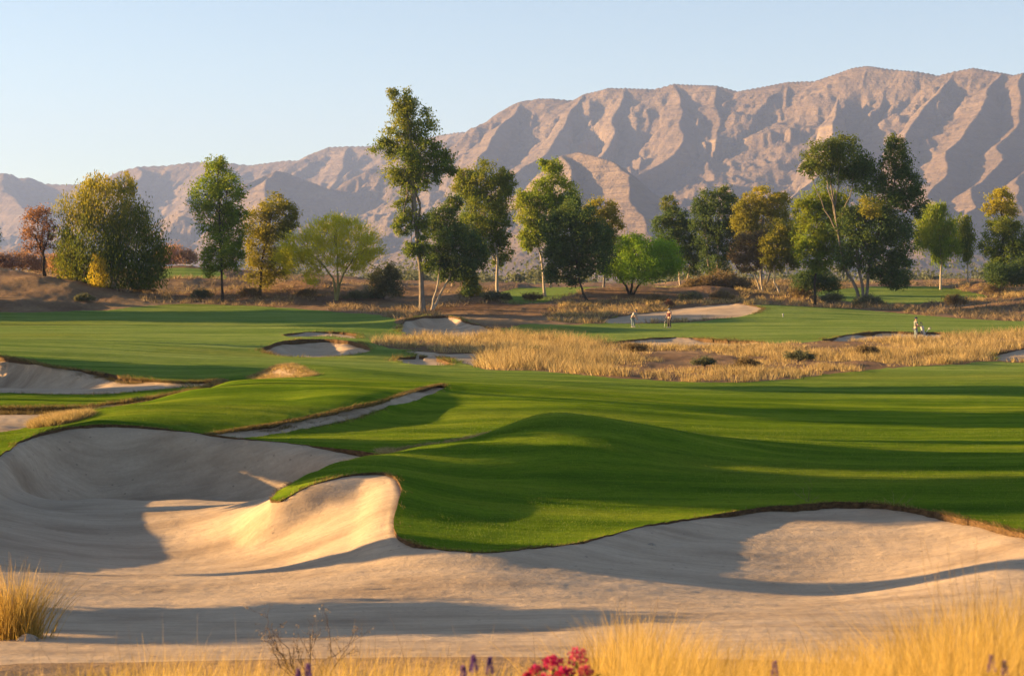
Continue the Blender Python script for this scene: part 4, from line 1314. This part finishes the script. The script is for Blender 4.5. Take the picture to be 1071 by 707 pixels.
# yellow grass mound at the left and the dune flank
c, px = scatter(3000, (30, 100), (71, 80), 26, lambda S, T, x, y, p: (T < 0.1) & (S < 0.1) & (p > 34) & (p < 97))
parts.append(tufts(c, 16, 0.30, .2, .018, 83, 2, .4))
rp = np.random.default_rng(91)
q = rp.uniform((-14.8, 101.6), (-10.4, 108.2), (2500, 2))
sp_ = poly_sdf(bunk_w['pyramid'], q[:, 0], q[:, 1])
q = q[((sp_ > -.35) & (sp_ < .35)) | ((sp_ > 0) & (rp.random(len(q)) < .25))]
parts.append(tufts(np.c_[q, ground_z(q[:, 0], q[:, 1])[0]], 12, 0.22, .2, .022, 93, 2, .5))
V, Q = cat_meshes(parts)
tag(mesh_obj('gold_rough_grass', V, Q, G_GOLD, None, False), 'short gold rough grass on the small mound and step', 'dry grass', None, 'stuff')
# rough under the long strip lip and the tier lip
def lip_rough(key, ymin, seed, wid, h):
    r = np.random.default_rng(seed)
    P = bunk_w[key]; N = len(P)
    up = P[:int(N * 0.5)]
    i = r.integers(0, len(up) - 1, 1300); t = r.random((1300, 1))
    b = up[i] * (1 - t) + up[i + 1] * t
    b[:, 1] -= np.abs(r.normal(size=1300)) * wid
    b = b[(b[:, 0] / b[:, 1] * F + CX) > -40]
    b[:, 2] = ground_z(b[:, 0], b[:, 1])[0]
    return tufts(b, 9, h, .14, .018, seed + 1, 2, .6)


V, Q = cat_meshes([lip_rough('long_strip', 0, 85, 0.22, 0.14), lip_rough('tier', 0, 87, 0.5, 0.28), lip_rough('upper_left', 0, 89, 0.25, 0.25)])
tag(mesh_obj('brown_rough_grass', V, Q, G_FRINGE, None, False), 'brown rough grass under the fairway lips', 'dry grass', None, 'stuff')

# ------------------------------------------------------------------ grass and flowers at the photographer's feet
def height_profile(px):
    """photo y that the tips of the near grass reach"""
    xs = [-100, 0, 40, 90, 150, 220, 300, 400, 450, 520, 590, 615, 650, 690, 730, 800, 880, 950, 1000, 1071, 1200]
    ys = [690, 694, 692, 688, 676, 672, 682, 672, 676, 686, 684, 650, 632, 640, 664, 668, 662, 640, 612, 600, 600]
    return np.interp(px, xs, ys)


r = np.random.default_rng(51)
parts = []
n = 24000
Yv = r.uniform(7.5, 21, n) ** 1.0
px = r.uniform(-60, 1130, n)
dn = np.interp(px, [-60, 60, 110, 420, 560, 600, 640, 1130], [.15, .16, .34, .34, .25, .45, .72, .72])
k = r.random(n) < dn
Yv, px = Yv[k], px[k]
x = (px - CX) / F * Yv
g = ground_z(x, Yv)[0]
tipy = height_profile(px) + np.abs(r.normal(size=len(px))) * 16 + 18 * fbm(px / 40, Yv * 0.8, 2, 53) - 4
tipz = np.array([W(a, b, c2)[2] for a, b, c2 in zip(px, tipy, Yv)])
L = np.clip(tipz - g, 0.06, 1.5)
ok = (tipz - g > 0.12) & ~((px > 545) & (px < 626) & (Yv < 12.5))
for q in (495, 512, 484, 321, 311, 812, 1040, 1054):
    ok &= ~((np.abs(px - q) < 9) & (Yv < 11))
x, Yv, g, L = x[ok], Yv[ok], g[ok], L[ok]
m = len(x)
d = unit(np.stack([r.normal(size=m) * .16 + .05, r.normal(size=m) * .16, np.ones(m)], 1))
V, Q = blades(np.stack([x, Yv, g], 1), d, L, r.uniform(.0035, .008, m), np.stack([r.normal(size=m) * .16 + .06, r.normal(size=m) * .14, -.05 * np.ones(m)], 1), 4, 55)
tag(mesh_obj('near_dry_grass', V, Q, G_NEAR, None, False), 'fine golden dry grass along the bottom edge', 'dry grass', None, 'stuff')
# single stalks that stick out
m = 130
Yv = r.uniform(13, 22, m); px = r.uniform(30, 1100, m)
x = (px - CX) / F * Yv; g = ground_z(x, Yv)[0]
tipz = np.array([W(a, b, c2)[2] for a, b, c2 in zip(px, height_profile(px) - r.uniform(0, 40, m), Yv)])
L = np.clip(tipz - g, .2, 1.6)
V, Q = blades(np.stack([x, Yv, g], 1), unit(np.stack([r.normal(size=m) * .1, r.normal(size=m) * .1, np.ones(m)], 1)), L, np.full(m, .007), np.stack([r.normal(size=m) * .15, r.normal(size=m) * .1, np.zeros(m)], 1), 5, 57)
tag(mesh_obj('grass_stalks', V, Q, G_TAN, None, False), 'single thin grass stalks rising over the bottom edge', 'dry grass', None, 'stuff')


def tussock(name, label, pxb, Y, h, rad, nb, width, seed, mat, zb=None, lean=.45):
    x = (pxb - CX) / F * Y
    z = gz(x, Y) if zb is None else zb
    root = empty(name, (x, Y, z)); tag(root, label, 'grass tuft', 'grass tussocks at the near bunker edge')
    V, Q = tufts(np.array([[0, 0, -0.02]]), nb, h, rad, width, seed, 5, lean)
    mesh_obj('blades', V, Q, mat, root, False)
    rr = np.random.default_rng(seed + 9)
    paths = []
    for k in range(14):
        a = rr.uniform(0, 6.28); l = h * rr.uniform(.9, 1.3)
        p0 = np.array([math.cos(a), math.sin(a), 0]) * rad * .2
        p1 = np.array([math.cos(a) * l * .35 * rr.random(), math.sin(a) * l * .35 * rr.random(), l])
        paths.append((bezier(p0, p1, np.zeros(3), 6, rr), np.linspace(width * .35, width * .15, 6)))
    V, Q = tube_mesh(paths, 4)
    mesh_obj('seed_stalks', V, Q, G_TAN, root)
    return root


tussock('grass_tussock', 'dense golden grass tussock standing in the sand at the left edge', 9, 31.5, 1.18, .46, 1500, .013, 61, G_NEAR, None, .20)
tussock('grass_tussock', 'bright yellow grass tussock right of the red flowers', 652, 15.5, .80, .40, 1200, .008, 63, G_NEAR)
tussock('grass_tussock', 'largest blurred yellow grass tussock at the lower right corner', 1030, 11.5, 1.05, .42, 1300, .007, 65, G_NEAR)
# ------------------------------------------------------------------ flowers, twigs, stones
def plain(name, c, rough=0.7, metallic=0.0, spec=0.3, var=0.15):
    t = NT(name)
    f = t.noise(t.mapped(6, 6, 6), 1.0, 3)
    col = t.mix(1.0, tuple(c), t.ramp(f, [(0.3, (1 - var,) * 3), (0.7, (1 + var,) * 3)]), 'MULTIPLY')
    return t.done(t.bsdf(col, rough, None, spec, 0, metallic))


M_PINK = mat_leaf('crimson_petals', (0.33, 0.012, 0.085), (0.56, 0.045, 0.21), (0.6, 0.1, 0.2), 0.3)
M_PURP = mat_leaf('purple_petals', (0.10, 0.05, 0.26), (0.24, 0.13, 0.46), (0.3, 0.2, 0.5), 0.3)
M_HERB = mat_leaf('herb_leaves', (0.05, 0.075, 0.015), (0.12, 0.12, 0.03), (0.2, 0.15, 0.03), 0.35)
M_TWIG = plain('twig_wood', (0.085, 0.055, 0.034), 0.9)
M_STEM = plain('green_stem', (0.11, 0.11, 0.035), 0.8)
M_STONE = plain('pale_stone', (0.34, 0.29, 0.23), 0.9, 0, .2, .3)


def flower_bush():
    Y = 11.0
    r = np.random.default_rng(201)
    x, _, _ = W(585, 707, Y)
    z = gz(x, Y)
    root = empty('flowering_shrub', (x, Y, z)); tag(root, 'shrub with crimson pink flower heads at the bottom edge', 'flowers')
    foot = np.array([x, Y, z])
    heads = [(604, 687, 15, 13), (578, 693, 15, 10), (560, 700, 9, 7), (590, 703, 14, 8), (612, 702, 10, 8), (570, 712, 16, 10), (600, 718, 16, 10), (552, 706, 6, 5)]
    paths, lc, la = [], [], []
    for hx, hy, rx, ry in heads:
        dy = r.uniform(-.12, .12)
        c = np.array(W(hx, hy, Y + dy)) - foot
        paths.append((bezier(np.array([r.normal() * .03, r.normal() * .03, 0]), c, r.normal(size=3) * .03, 8, r), np.linspace(.008, .003, 8)))
        rx, ry = rx * .82, ry * .82
        n = int(60 + rx * 9)
        k = Y / F
        u = unit(r.normal(size=(n, 3))) * (r.random((n, 1)) ** .4) * np.array([rx * k, rx * k * .9, ry * k])
        V, Q = leaf_quads(c + u, unit(u + .004 * r.normal(size=(n, 3)) + np.array([0, 0, .02])), .020, .017, int(hx))
        mesh_obj('blossom', V, Q, M_PINK, root, False)
        for q in range(26):
            t = r.uniform(.3, .95)
            lc.append(c * t + r.normal(size=3) * .05 * np.array([1, 1, .5])); la.append(unit(r.normal(size=3) + np.array([0, 0, .4])))
    V, Q = tube_mesh(paths, 5); mesh_obj('stems', V, Q, M_STEM, root)
    V, Q = leaf_quads(np.array(lc), np.array(la), .055, .026, 203); mesh_obj('leaves', V, Q, M_HERB, root, False)


flower_bush()


def lupine(px, py, Y, label, seed, hpx=22):
    r = np.random.default_rng(seed)
    x = (px - CX) / F * Y; z = gz(x, Y)
    top = W(px, py, Y)[2] - z
    root = empty('lupine', (x, Y, z)); tag(root, label, 'flower', 'purple lupine spikes at the bottom edge')
    hs = hpx * Y / F
    V, Q = tube_mesh([(bezier(np.zeros(3), np.array([0, 0, top]), np.array([.01, 0, 0]), 8, r), np.linspace(.004, .0015, 8))], 5)
    mesh_obj('stem', V, Q, M_STEM, root)
    n = 120
    t = r.random(n) ** .8
    rad = .020 * (1 - .72 * t)
    a = r.uniform(0, 6.28, n)
    c = np.stack([np.cos(a) * rad, np.sin(a) * rad, top - hs + t * hs], 1)
    V, Q = leaf_quads(c, unit(np.stack([np.cos(a), np.sin(a), .5 + 0 * a], 1)), .016, .012, seed + 1)
    mesh_obj('flower_spike', V, Q, M_PURP, root, False)
    n = 40
    a = r.uniform(0, 6.28, n); h = r.uniform(.2, .75, n) * top
    c = np.stack([np.cos(a) * .05, np.sin(a) * .05, h], 1)
    V, Q = leaf_quads(c, unit(np.stack([np.cos(a), np.sin(a), .4 + 0 * a], 1)), .09, .018, seed + 2)
    mesh_obj('leaves', V, Q, M_HERB, root, False)


for i, (px, py, Y, lab) in enumerate([(495,685,9.5,'purple lupine spike just left of the red flowers'), (512,687,9.5,'purple lupine spike nearest to the red flowers'), (484,696,9.5,'short purple lupine spike left of the other two by the red flowers'),
                                      (321,694,9.5,'purple lupine spike below the bare twig shrub'), (311,699,9.5,'shorter purple lupine spike left of the one below the twigs'),
                                      (812,691,9.5,'lone purple lupine spike in the middle of the right grass'), (1040,685,9.5,'purple lupine spike in the right corner grass'), (1054,691,9.5,'shorter purple lupine spike at the far right of the bottom edge')]):
    lupine(px, py, Y, lab, 220 + i, 18)


def twigs(name, label, px, py, Y, tips, seed, mat, rad=.006, cat='shrub', depth=3, spread=.5):
    r = np.random.default_rng(seed)
    x, _, _ = W(px, py, Y); z = gz(x, Y)
    foot = np.array([x, Y, z])
    root = empty(name, tuple(foot)); tag(root, label, cat)
    paths, leaves = [], []

    def grow(p0, p1, rd, lev):
        b = bezier(p0, p1, r.normal(size=3) * .10 * np.linalg.norm(p1 - p0), 7, r)
        paths.append((b, np.linspace(rd, rd * .5, 7)))
        if lev == 0:
            leaves.append(p1); return
        for k in range(4 if lev > 1 else 3):
            q = b[int(r.integers(2, 7))]
            L = np.linalg.norm(p1 - p0) * r.uniform(.3, .55)
            dv = unit(unit(p1 - p0) + spread * r.normal(size=3) + np.array([0, 0, .1]))
            grow(q, q + dv * L, rd * .5, lev - 1)
    for tx, ty in tips:
        c = np.array(W(tx, ty, Y + r.uniform(-.15, .15))) - foot
        grow(r.normal(size=3) * .01 + np.array([0, 0, -.02]), c, rad, depth)
    V, Q = tube_mesh(paths, 5)
    mesh_obj('branches', V, Q, mat, root)
    lv = np.array(leaves)
    lv = np.repeat(lv, 2, 0) + r.normal(size=(len(lv) * 2, 3)) * .01
    V, Q = leaf_quads(lv, unit(r.normal(size=lv.shape)), rad * 2.4, rad * 1.5, seed + 1)
    tag(mesh_obj('leaves', V, Q, G_TAN, root, False), None, None, None, 'stuff')


twigs('twig_shrub', 'bare dark twig shrub in the near grass left of centre', 330, 716, 18.5, [(284, 668), (302, 678), (324, 664), (346, 674), (360, 682), (312, 690), (290, 692)], 231, M_TWIG, .0075, 'shrub', 3, .8)
twigs('dry_weed', 'pale curling dry weed on the lip of the big bunker', 846, 527, 50.8, [(832, 516), (840, 509), (850, 508), (857, 517), (846, 514)], 233, G_TAN, .006, 'weed', 1, .5)
twigs('low_weed', 'low pale weed on the bunker lip further right', 936, 531, 49.9, [(924, 520), (934, 517), (945, 519), (952, 522)], 235, G_TAN, .005, 'weed', 1, .4)


def stone(px, py, Y, w, label, seed, sand=True):
    r = np.random.default_rng(seed)
    x, _, z = W(px, py, Y)
    bm = bmesh.new()
    bmesh.ops.create_icosphere(bm, subdivisions=3, radius=1)
    for v in bm.verts:
        p = np.array(v.co)
        s = 1 + .35 * float(fbm(np.array([p[0] * 1.3 + seed]), np.array([p[1] * 1.3 + p[2]]), 3, seed)[0])
        v.co = Vector((p[0] * s * w, p[1] * s * w * .8, max(p[2], -.4) * s * w * .5))
    me = bpy.data.meshes.new('stone'); bm.to_mesh(me); bm.free()
    o = link_mesh('stone', me, M_STONE)
    o.location = (x, Y, gz(x, Y) + w * .12)
    tag(o, label, 'stone', 'pale stones in the sand')


for i, a in enumerate([(681, 562, 45.0, .12, 'pale stone in the shaded sand under the bunker lip'), (1011, 553, 46.2, .07, 'small pale stone near the right end of the bunker lip'),
                       (1036, 559, 44.9, .07, 'pale stone furthest right below the bunker lip'), (28, 661, 31, .20, 'flat pale stone at the foot of the left grass tussock'),
                       (655, 567, 44.6, .05, 'tiny pale stone left of the larger one under the lip')]):
    stone(*a, 240 + i)

# ------------------------------------------------------------------ the golfers
M_SKIN = plain('skin', (0.45, 0.27, 0.19), .6)
M_WHITE = plain('white_cloth', (0.30, 0.31, 0.32), .8)
M_LGREEN = plain('pale_green_cloth', (0.15, 0.17, 0.15), .85)
M_NAVY = plain('navy_cloth', (0.035, 0.045, 0.08), .85)
M_LBLUE = plain('pale_blue_cloth', (0.15, 0.20, 0.23), .85)
M_MAROON = plain('maroon_cloth', (0.08, 0.016, 0.022), .85)
M_KHAKI = plain('tan_cloth', (0.30, 0.25, 0.17), .85)
M_BLACK = plain('black_plastic', (0.02, 0.02, 0.022), .5)
M_STEEL = plain('steel', (0.22, 0.22, 0.22), .4, 1.0)
M_DARKCLOTH = plain('dark_cloth', (0.05, 0.045, 0.045), .85)


def skin_body(name, joints, edges, radii, mat, parent, sub=1):
    me = bpy.data.meshes.new(name)
    me.from_pydata([tuple(j) for j in joints], edges, [])
    o = bpy.data.objects.new(name, me)
    COL.objects.link(o)
    md = o.modifiers.new('skin', 'SKIN')
    md.use_smooth_shade = True
    for i, rd in enumerate(radii):
        sv = me.skin_vertices[0].data[i]
        sv.radius = (rd, rd) if not isinstance(rd, tuple) else rd
    me.skin_vertices[0].data[0].use_root = True
    ss = o.modifiers.new('sub', 'SUBSURF'); ss.levels = sub; ss.render_levels = sub
    dg = bpy.context.evaluated_depsgraph_get()
    me2 = bpy.data.meshes.new_from_object(o.evaluated_get(dg))
    bpy.data.objects.remove(o)
    for p in me2.polygons: p.use_smooth = True
    me2.materials.clear()
    ob = link_mesh(name, me2, mat, parent)
    return ob


def blob(name, c, rad, mat, parent, seg=14):
    bm = bmesh.new()
    bmesh.ops.create_uvsphere(bm, u_segments=seg, v_segments=seg - 4, radius=1)
    for v in bm.verts:
        v.co = Vector((v.co.x * rad[0] + c[0], v.co.y * rad[1] + c[1], v.co.z * rad[2] + c[2]))
    for f in bm.faces: f.smooth = True
    me = bpy.data.meshes.new(name); bm.to_mesh(me); bm.free()
    return link_mesh(name, me, mat, parent)


def golfer(px, py, Y, label, lean, shirt, trousers, arms, hat, rz, seed):
    x, _, _ = W(px, py, Y)
    root = empty('person', (x, Y, gz(x, Y)), rz)
    root.scale = (1.14, 1.14, 1.14)
    tag(root, label, 'person', 'golfers on the course')
    # joints in local space: figure faces +x
    hip = np.array([-.06 * lean * 2, 0, .92])
    up = np.array([math.sin(lean), 0, math.cos(lean)])
    chest = hip + up * .34
    neck = hip + up * .53
    head = neck + np.array([math.sin(lean * 1.3), 0, math.cos(lean * 1.3)]) * .17
    S = lambda s: chest + up * .13 + np.array([0, s * .19, 0])
    J = [hip, hip + up * .17, chest, chest + up * .14, neck, neck + (head - neck) * .45, head, head + (head - neck) * .55]
    Rr = [(.15, .12), (.14, .11), (.165, .125), (.13, .10), .062, .058, .095, .07]
    E = [(0, 1), (1, 2), (2, 3), (3, 4), (4, 5), (5, 6), (6, 7)]
    # nose
    J.append(head + np.array([.105, 0, .0])); Rr.append(.02); E.append((6, 8))
    hands = []
    for s in (-1, 1):
        el, ha = arms[0 if s < 0 else 1]
        b = len(J)
        J += [S(s), S(s) * .5 + np.array(el) * .5, np.array(el), np.array(el) * .5 + np.array(ha) * .5, np.array(ha)]
        Rr += [.065, .055, .045, .040, .032]
        E += [(3, b), (b, b + 1), (b + 1, b + 2), (b + 2, b + 3), (b + 3, b + 4)]
        hands.append(np.array(ha))
        fd = unit(np.array(ha) - np.array(el))
        sd = unit(np.cross(fd, [0, 1, .1])); 
        palm = len(J)
        J.append(np.array(ha) + fd * .06); Rr.append(.034); E.append((b + 4, palm))
        for q in range(4):
            o = np.array([0, 1, 0]) * (q - 1.5) * .019
            f0 = np.array(ha) + fd * .10 + o; f1 = f0 + fd * (.035 - .004 * abs(q - 1)) + sd * .02
            n = len(J); J += [f0, f1]; Rr += [.010, .008]; E += [(palm, n), (n, n + 1)]
        n = len(J); J += [np.array(ha) + fd * .05 + sd * .035, np.array(ha) + fd * .085 + sd * .045]; Rr += [.011, .009]; E += [(palm, n), (n, n + 1)]
    for s in (-1, 1):
        b = len(J)
        J += [hip + np.array([0, s * .10, -.06]), np.array([.05, s * .13, .50]), np.array([.0, s * .15, .26]), np.array([-.03, s * .16, .09]), np.array([.06, s * .17, .045]), np.array([.16, s * .18, .035])]
        Rr += [.10, .072, .062, .045, .045, .035]
        E += [(0, b), (b, b + 1), (b + 1, b + 2), (b + 2, b + 3), (b + 3, b + 4), (b + 4, b + 5)]
    skin_body('body', J, E, Rr, M_SKIN, root, 1)
    # clothes, slightly larger than the body
    sJ = [hip + up * .02, hip + up * .17, chest, chest + up * .14]
    sR = [(.172, .14), (.165, .132), (.185, .145), (.145, .115)]
    sE = [(0, 1), (1, 2), (2, 3)]
    for s in (-1, 1):
        el = np.array(arms[0 if s < 0 else 1][0]); b = len(sJ)
        sJ += [S(s), S(s) * .35 + el * .65]; sR += [.085, .074]
        sE += [(3, b), (b, b + 1)]
    skin_body('shirt', sJ, sE, sR, shirt, root, 1)
    tJ = [hip + np.array([0, 0, .03])]; tR = [(.175, .145)]; tE = []
    for s in (-1, 1):
        b = len(tJ)
        tJ += [hip + np.array([0, s * .10, -.08]), np.array([.05, s * .13, .50]), np.array([.0, s * .15, .26]), np.array([-.03, s * .16, .10])]
        tR += [.118, .092, .082, .074]
        tE += [(0, b), (b, b + 1), (b + 1, b + 2), (b + 2, b + 3)]
    skin_body('trousers', tJ, tE, tR, trousers, root, 1)
    for s in (-1, 1):
        blob('shoe', (.07, s * .172, .045), (.15, .055, .05), M_WHITE, root)
        blob('ear', tuple(head + np.array([-.01, s * .095, 0])), (.022, .014, .034), M_SKIN, root, 8)
        blob('eye', tuple(head + np.array([.085, s * .036, .03])), (.012, .014, .009), M_WHITE, root, 8)
    blob('mouth', tuple(head + np.array([.088, 0, -.055])), (.012, .028, .008), M_MAROON, root, 8)
    cap = blob('cap', tuple(head + np.array([-.01, 0, .055])), (.122, .112, .085), hat, root)
    blob('brim', tuple(head + np.array([.12, 0, .055])), (.09, .085, .012), hat, cap)
    return root, hands


def club(name, label, root, p0, p1, headdir):
    o = empty(name, tuple(root.matrix_basis @ Vector(p1)))
    o.rotation_euler = root.rotation_euler
    o.scale = root.scale
    tag(o, label, 'golf club')
    a = np.array(p0) - np.array(p1)
    V, Q = tube_mesh([(np.array([a * 0.02, a * .72]), [.012, .012])], 6); mesh_obj('shaft', V, Q, M_STEEL, o)
    V, Q = tube_mesh([(np.array([a * .72, a]), [.018, .02])], 6); mesh_obj('grip', V, Q, M_BLACK, o)
    blob('club_head', (headdir[0] * .05, headdir[1] * .05, .02), (.03 + .05 * abs(headdir[0]), .03 + .05 * abs(headdir[1]), .022), M_STEEL, o)


# bending player on the left, facing right with the putter in both hands
h1 = (.44, -.05, .74); h2 = (.44, .05, .78)
p1, _ = golfer(662, 343.3, 196, 'golfer bending over a putt in white top and pale trousers', .62, M_WHITE, M_LBLUE,
               [((.30, -.20, .98), h1), ((.30, .20, 1.0), h2)], M_NAVY, R(-35), 1)
club('golf_putter', 'thin steel putter held by the bending golfer', p1, (.47, 0, .80), (.62, .05, .01), (0, 1))
p2, _ = golfer(700, 343.6, 194, 'golfer standing upright in a maroon top with dark trousers', .06, M_MAROON, M_DARKCLOTH,
               [((.02, -.30, 1.10), (.16, -.30, .92)), ((.02, .30, 1.10), (.10, .30, .86))], M_WHITE, R(-150), 2)
club('golf_club', 'steel club the standing golfer leans on', p2, (.22, -.30, .90), (.30, -.34, .01), (1, 0))


p3, _ = golfer(957.5, 356.6, 168, 'golfer in pale clothes standing left of the push cart', .05, M_LGREEN, M_LBLUE,
               [((.06, -.27, 1.12), (.34, -.20, 1.02)), ((.06, .27, 1.12), (.34, .20, 1.02))], M_NAVY, R(10), 3)


def cart():
    Y = 168.5
    x, _, _ = W(967, 356, Y)
    z = gz(x, Y)
    root = empty('golf_push_cart', (x, Y, z), R(12)); tag(root, 'white golf push cart with three wheels and tall handle', 'golf cart')
    mW = plain('white_paint', (.38, .40, .40), .5)

    def wheel(c, rad):
        o = empty('wheel', c); o.parent = root
        a = np.linspace(0, 2 * np.pi, 25)
        ring = np.stack([np.cos(a) * rad, 0 * a, np.sin(a) * rad], 1)
        V, Q = tube_mesh([(ring, np.full(25, .035))], 8); mesh_obj('tyre', V, Q, M_BLACK, o)
        sp = [(np.array([[0, 0, 0], [math.cos(t) * rad, 0, math.sin(t) * rad]]), [.018, .014]) for t in np.arange(0, 6.28, 1.2566)]
        ax = [(np.array([[0, -.05, 0], [0, .05, 0]]), [.05, .05])]
        inner = [(ring * .86, np.full(25, .018))]
        V, Q = tube_mesh(sp + ax + inner, 6); mesh_obj('rim', V, Q, mW, o)
    wheel((.34, -.30, .22), .20); wheel((.34, .30, .22), .20); wheel((-.36, 0, .16), .14)
    V, Q = tube_mesh([(np.array([[-.36, 0, .16], [-.1, 0, .34], [.34, 0, .42]]), [.03, .03, .03]), (np.array([[.34, -.30, .22], [.34, .30, .22]]), [.025, .025]),
                      (np.array([[.34, 0, .22], [.34, 0, .42]]), [.03, .03]), (np.array([[-.1, 0, .34], [.2, 0, .75], [.52, 0, 1.05]]), [.03, .028, .024])], 8)
    mesh_obj('frame', V, Q, mW, root)
    V, Q = tube_mesh([(np.array([[.52, -.16, 1.05], [.56, -.1, 1.10], [.56, .1, 1.10], [.52, .16, 1.05]]), [.022] * 4)], 8)
    mesh_obj('handle', V, Q, M_BLACK, root)
    V, Q = tube_mesh([(np.array([[.46, -.11, .98], [.46, .11, .98]]), [.07, .07])], 10)
    mesh_obj('console', V, Q, mW, root)
    # the bag rests on the cart and is a thing of its own
    bag = empty('golf_bag', (x - .05, Y, z + .30), R(12)); tag(bag, 'white and dark golf bag full of clubs riding on the push cart', 'golf bag')
    ax = np.array([-.22, 0, .98])
    pts = [ax * t for t in (0, .05, .1, .45, .8, .88, .92)]
    V, Q = tube_mesh([(np.array(pts), [.02, .13, .14, .135, .15, .155, .10])], 14); mesh_obj('bag_body', V, Q, mW, bag)
    V, Q = tube_mesh([(np.array([ax * .12 + [-.13, 0, 0], ax * .2 + [-.15, 0, 0], ax * .5 + [-.15, 0, 0], ax * .56 + [-.12, 0, 0]]), [.02, .09, .09, .02])], 10); mesh_obj('pocket', V, Q, M_NAVY, bag)
    r = np.random.default_rng(8)
    for k in range(7):
        a = k * .9
        p0 = ax * .85 + np.array([math.cos(a) * .08, math.sin(a) * .08, 0]); L = r.uniform(.25, .42)
        V, Q = tube_mesh([(np.array([p0, p0 + ax * L]), [.010, .010]), (np.array([p0 + ax * L, p0 + ax * L + [-.07, .02, .03]]), [.035, .02])], 6)
        c = mesh_obj('club', V, Q, M_STEEL if k % 3 else M_BLACK, bag)


cart()


def marker():
    x, _, _ = W(819, 336, 214)
    z = gz(x, 214)
    o = empty('tee_marker', (x, 214, z)); tag(o, 'tiny white marker post on the shaded part of the green', 'marker')
    V, Q = tube_mesh([(np.array([[0, 0, -.05], [0, 0, .30]]), [.05, .05]), ], 10); mesh_obj('post', V, Q, M_WHITE, o)
    blob('ball_top', (0, 0, .32), (.10, .10, .10), M_WHITE, o)


marker()
# ------------------------------------------------------------------ light, sky, air, camera
SUN_EL, SUN_AZ = 9.3, -11.0     # degrees; azimuth: how far the sun stands behind the camera's left shoulder
ts = Vector((-math.cos(R(SUN_AZ)) * math.cos(R(SUN_EL)), -math.sin(R(SUN_AZ)) * math.cos(R(SUN_EL)), math.sin(R(SUN_EL))))
sl = bpy.data.lights.new('sun', 'SUN')
sl.energy = 5.0
sl.angle = R(0.53)
sl.color = (1.0, 0.62, 0.25)
so = bpy.data.objects.new('sun', sl)
so.rotation_euler = ts.to_track_quat('Z', 'Y').to_euler()
so.location = (-60, -20, 60)
COL.objects.link(so)

wd = bpy.data.worlds.new('World')
scene.world = wd
wd.use_nodes = True
nt = wd.node_tree
nt.nodes.clear()
sky = nt.nodes.new('ShaderNodeTexSky')
sky.sky_type = 'NISHITA'
sky.sun_disc = False
sky.sun_elevation = R(SUN_EL)
sky.sun_rotation = math.atan2(ts.x, ts.y)
sky.altitude = 300
sky.air_density = 0.7
sky.dust_density = 0.7
sky.ozone_density = 0.7
bg = nt.nodes.new('ShaderNodeBackground')
bg.inputs['Strength'].default_value = 0.05
wo = nt.nodes.new('ShaderNodeOutputWorld')
nt.links.new(sky.outputs[0], bg.inputs[0])
nt.links.new(bg.outputs[0], wo.inputs[0])

# the air: one closed box round everything
hz = bpy.data.materials.new('haze_air')
hz.use_nodes = True
t = hz.node_tree
t.nodes.clear()
pv = t.nodes.new('ShaderNodeVolumePrincipled')
pv.inputs['Color'].default_value = (0.36, 0.52, 1.0, 1)
pv.inputs['Density'].default_value = HAZE
pv.inputs['Anisotropy'].default_value = 0.0
ho = t.nodes.new('ShaderNodeOutputMaterial')
t.links.new(pv.outputs[0], ho.inputs['Volume'])
x0, x1, yy0, yy1, z0, z1 = -4600, 6200, -1500, 12800, -40, 1000
vb = [(x0, yy0, z0), (x1, yy0, z0), (x1, yy1, z0), (x0, yy1, z0), (x0, yy0, z1), (x1, yy0, z1), (x1, yy1, z1), (x0, yy1, z1)]
fb = [(3, 2, 1, 0), (4, 5, 6, 7), (0, 1, 5, 4), (1, 2, 6, 5), (2, 3, 7, 6), (3, 0, 4, 7)]
tag(mesh_obj('haze', np.array(vb, float), np.array(fb), hz, None, False), 'thin warm air haze in front of the mountains', 'haze', None, 'stuff')

cam = bpy.data.cameras.new('camera')
cam.sensor_width = 36
cam.lens = 36 * F / 1071
cam.clip_start = 0.1
cam.clip_end = 40000
cam.dof.use_dof = True
cam.dof.focus_distance = 75
cam.dof.aperture_fstop = 3.4
co = bpy.data.objects.new('camera', cam)
co.location = (0, 0, CAMZ)
co.rotation_euler = (math.pi / 2 - PITCH, 0, 0)
COL.objects.link(co)
scene.camera = co

scene.view_settings.view_transform = 'Standard'
scene.view_settings.look = 'None'
scene.view_settings.exposure = EXPO
scene.view_settings.gamma = 1
scene.view_settings.use_curve_mapping = False
cy = scene.cycles
cy.use_denoising = True
cy.max_bounces = 6
cy.diffuse_bounces = 3
cy.glossy_bounces = 2
cy.transmission_bounces = 3
cy.volume_bounces = 1
cy.transparent_max_bounces = 4
cy.caustics_reflective = False
cy.caustics_refractive = False
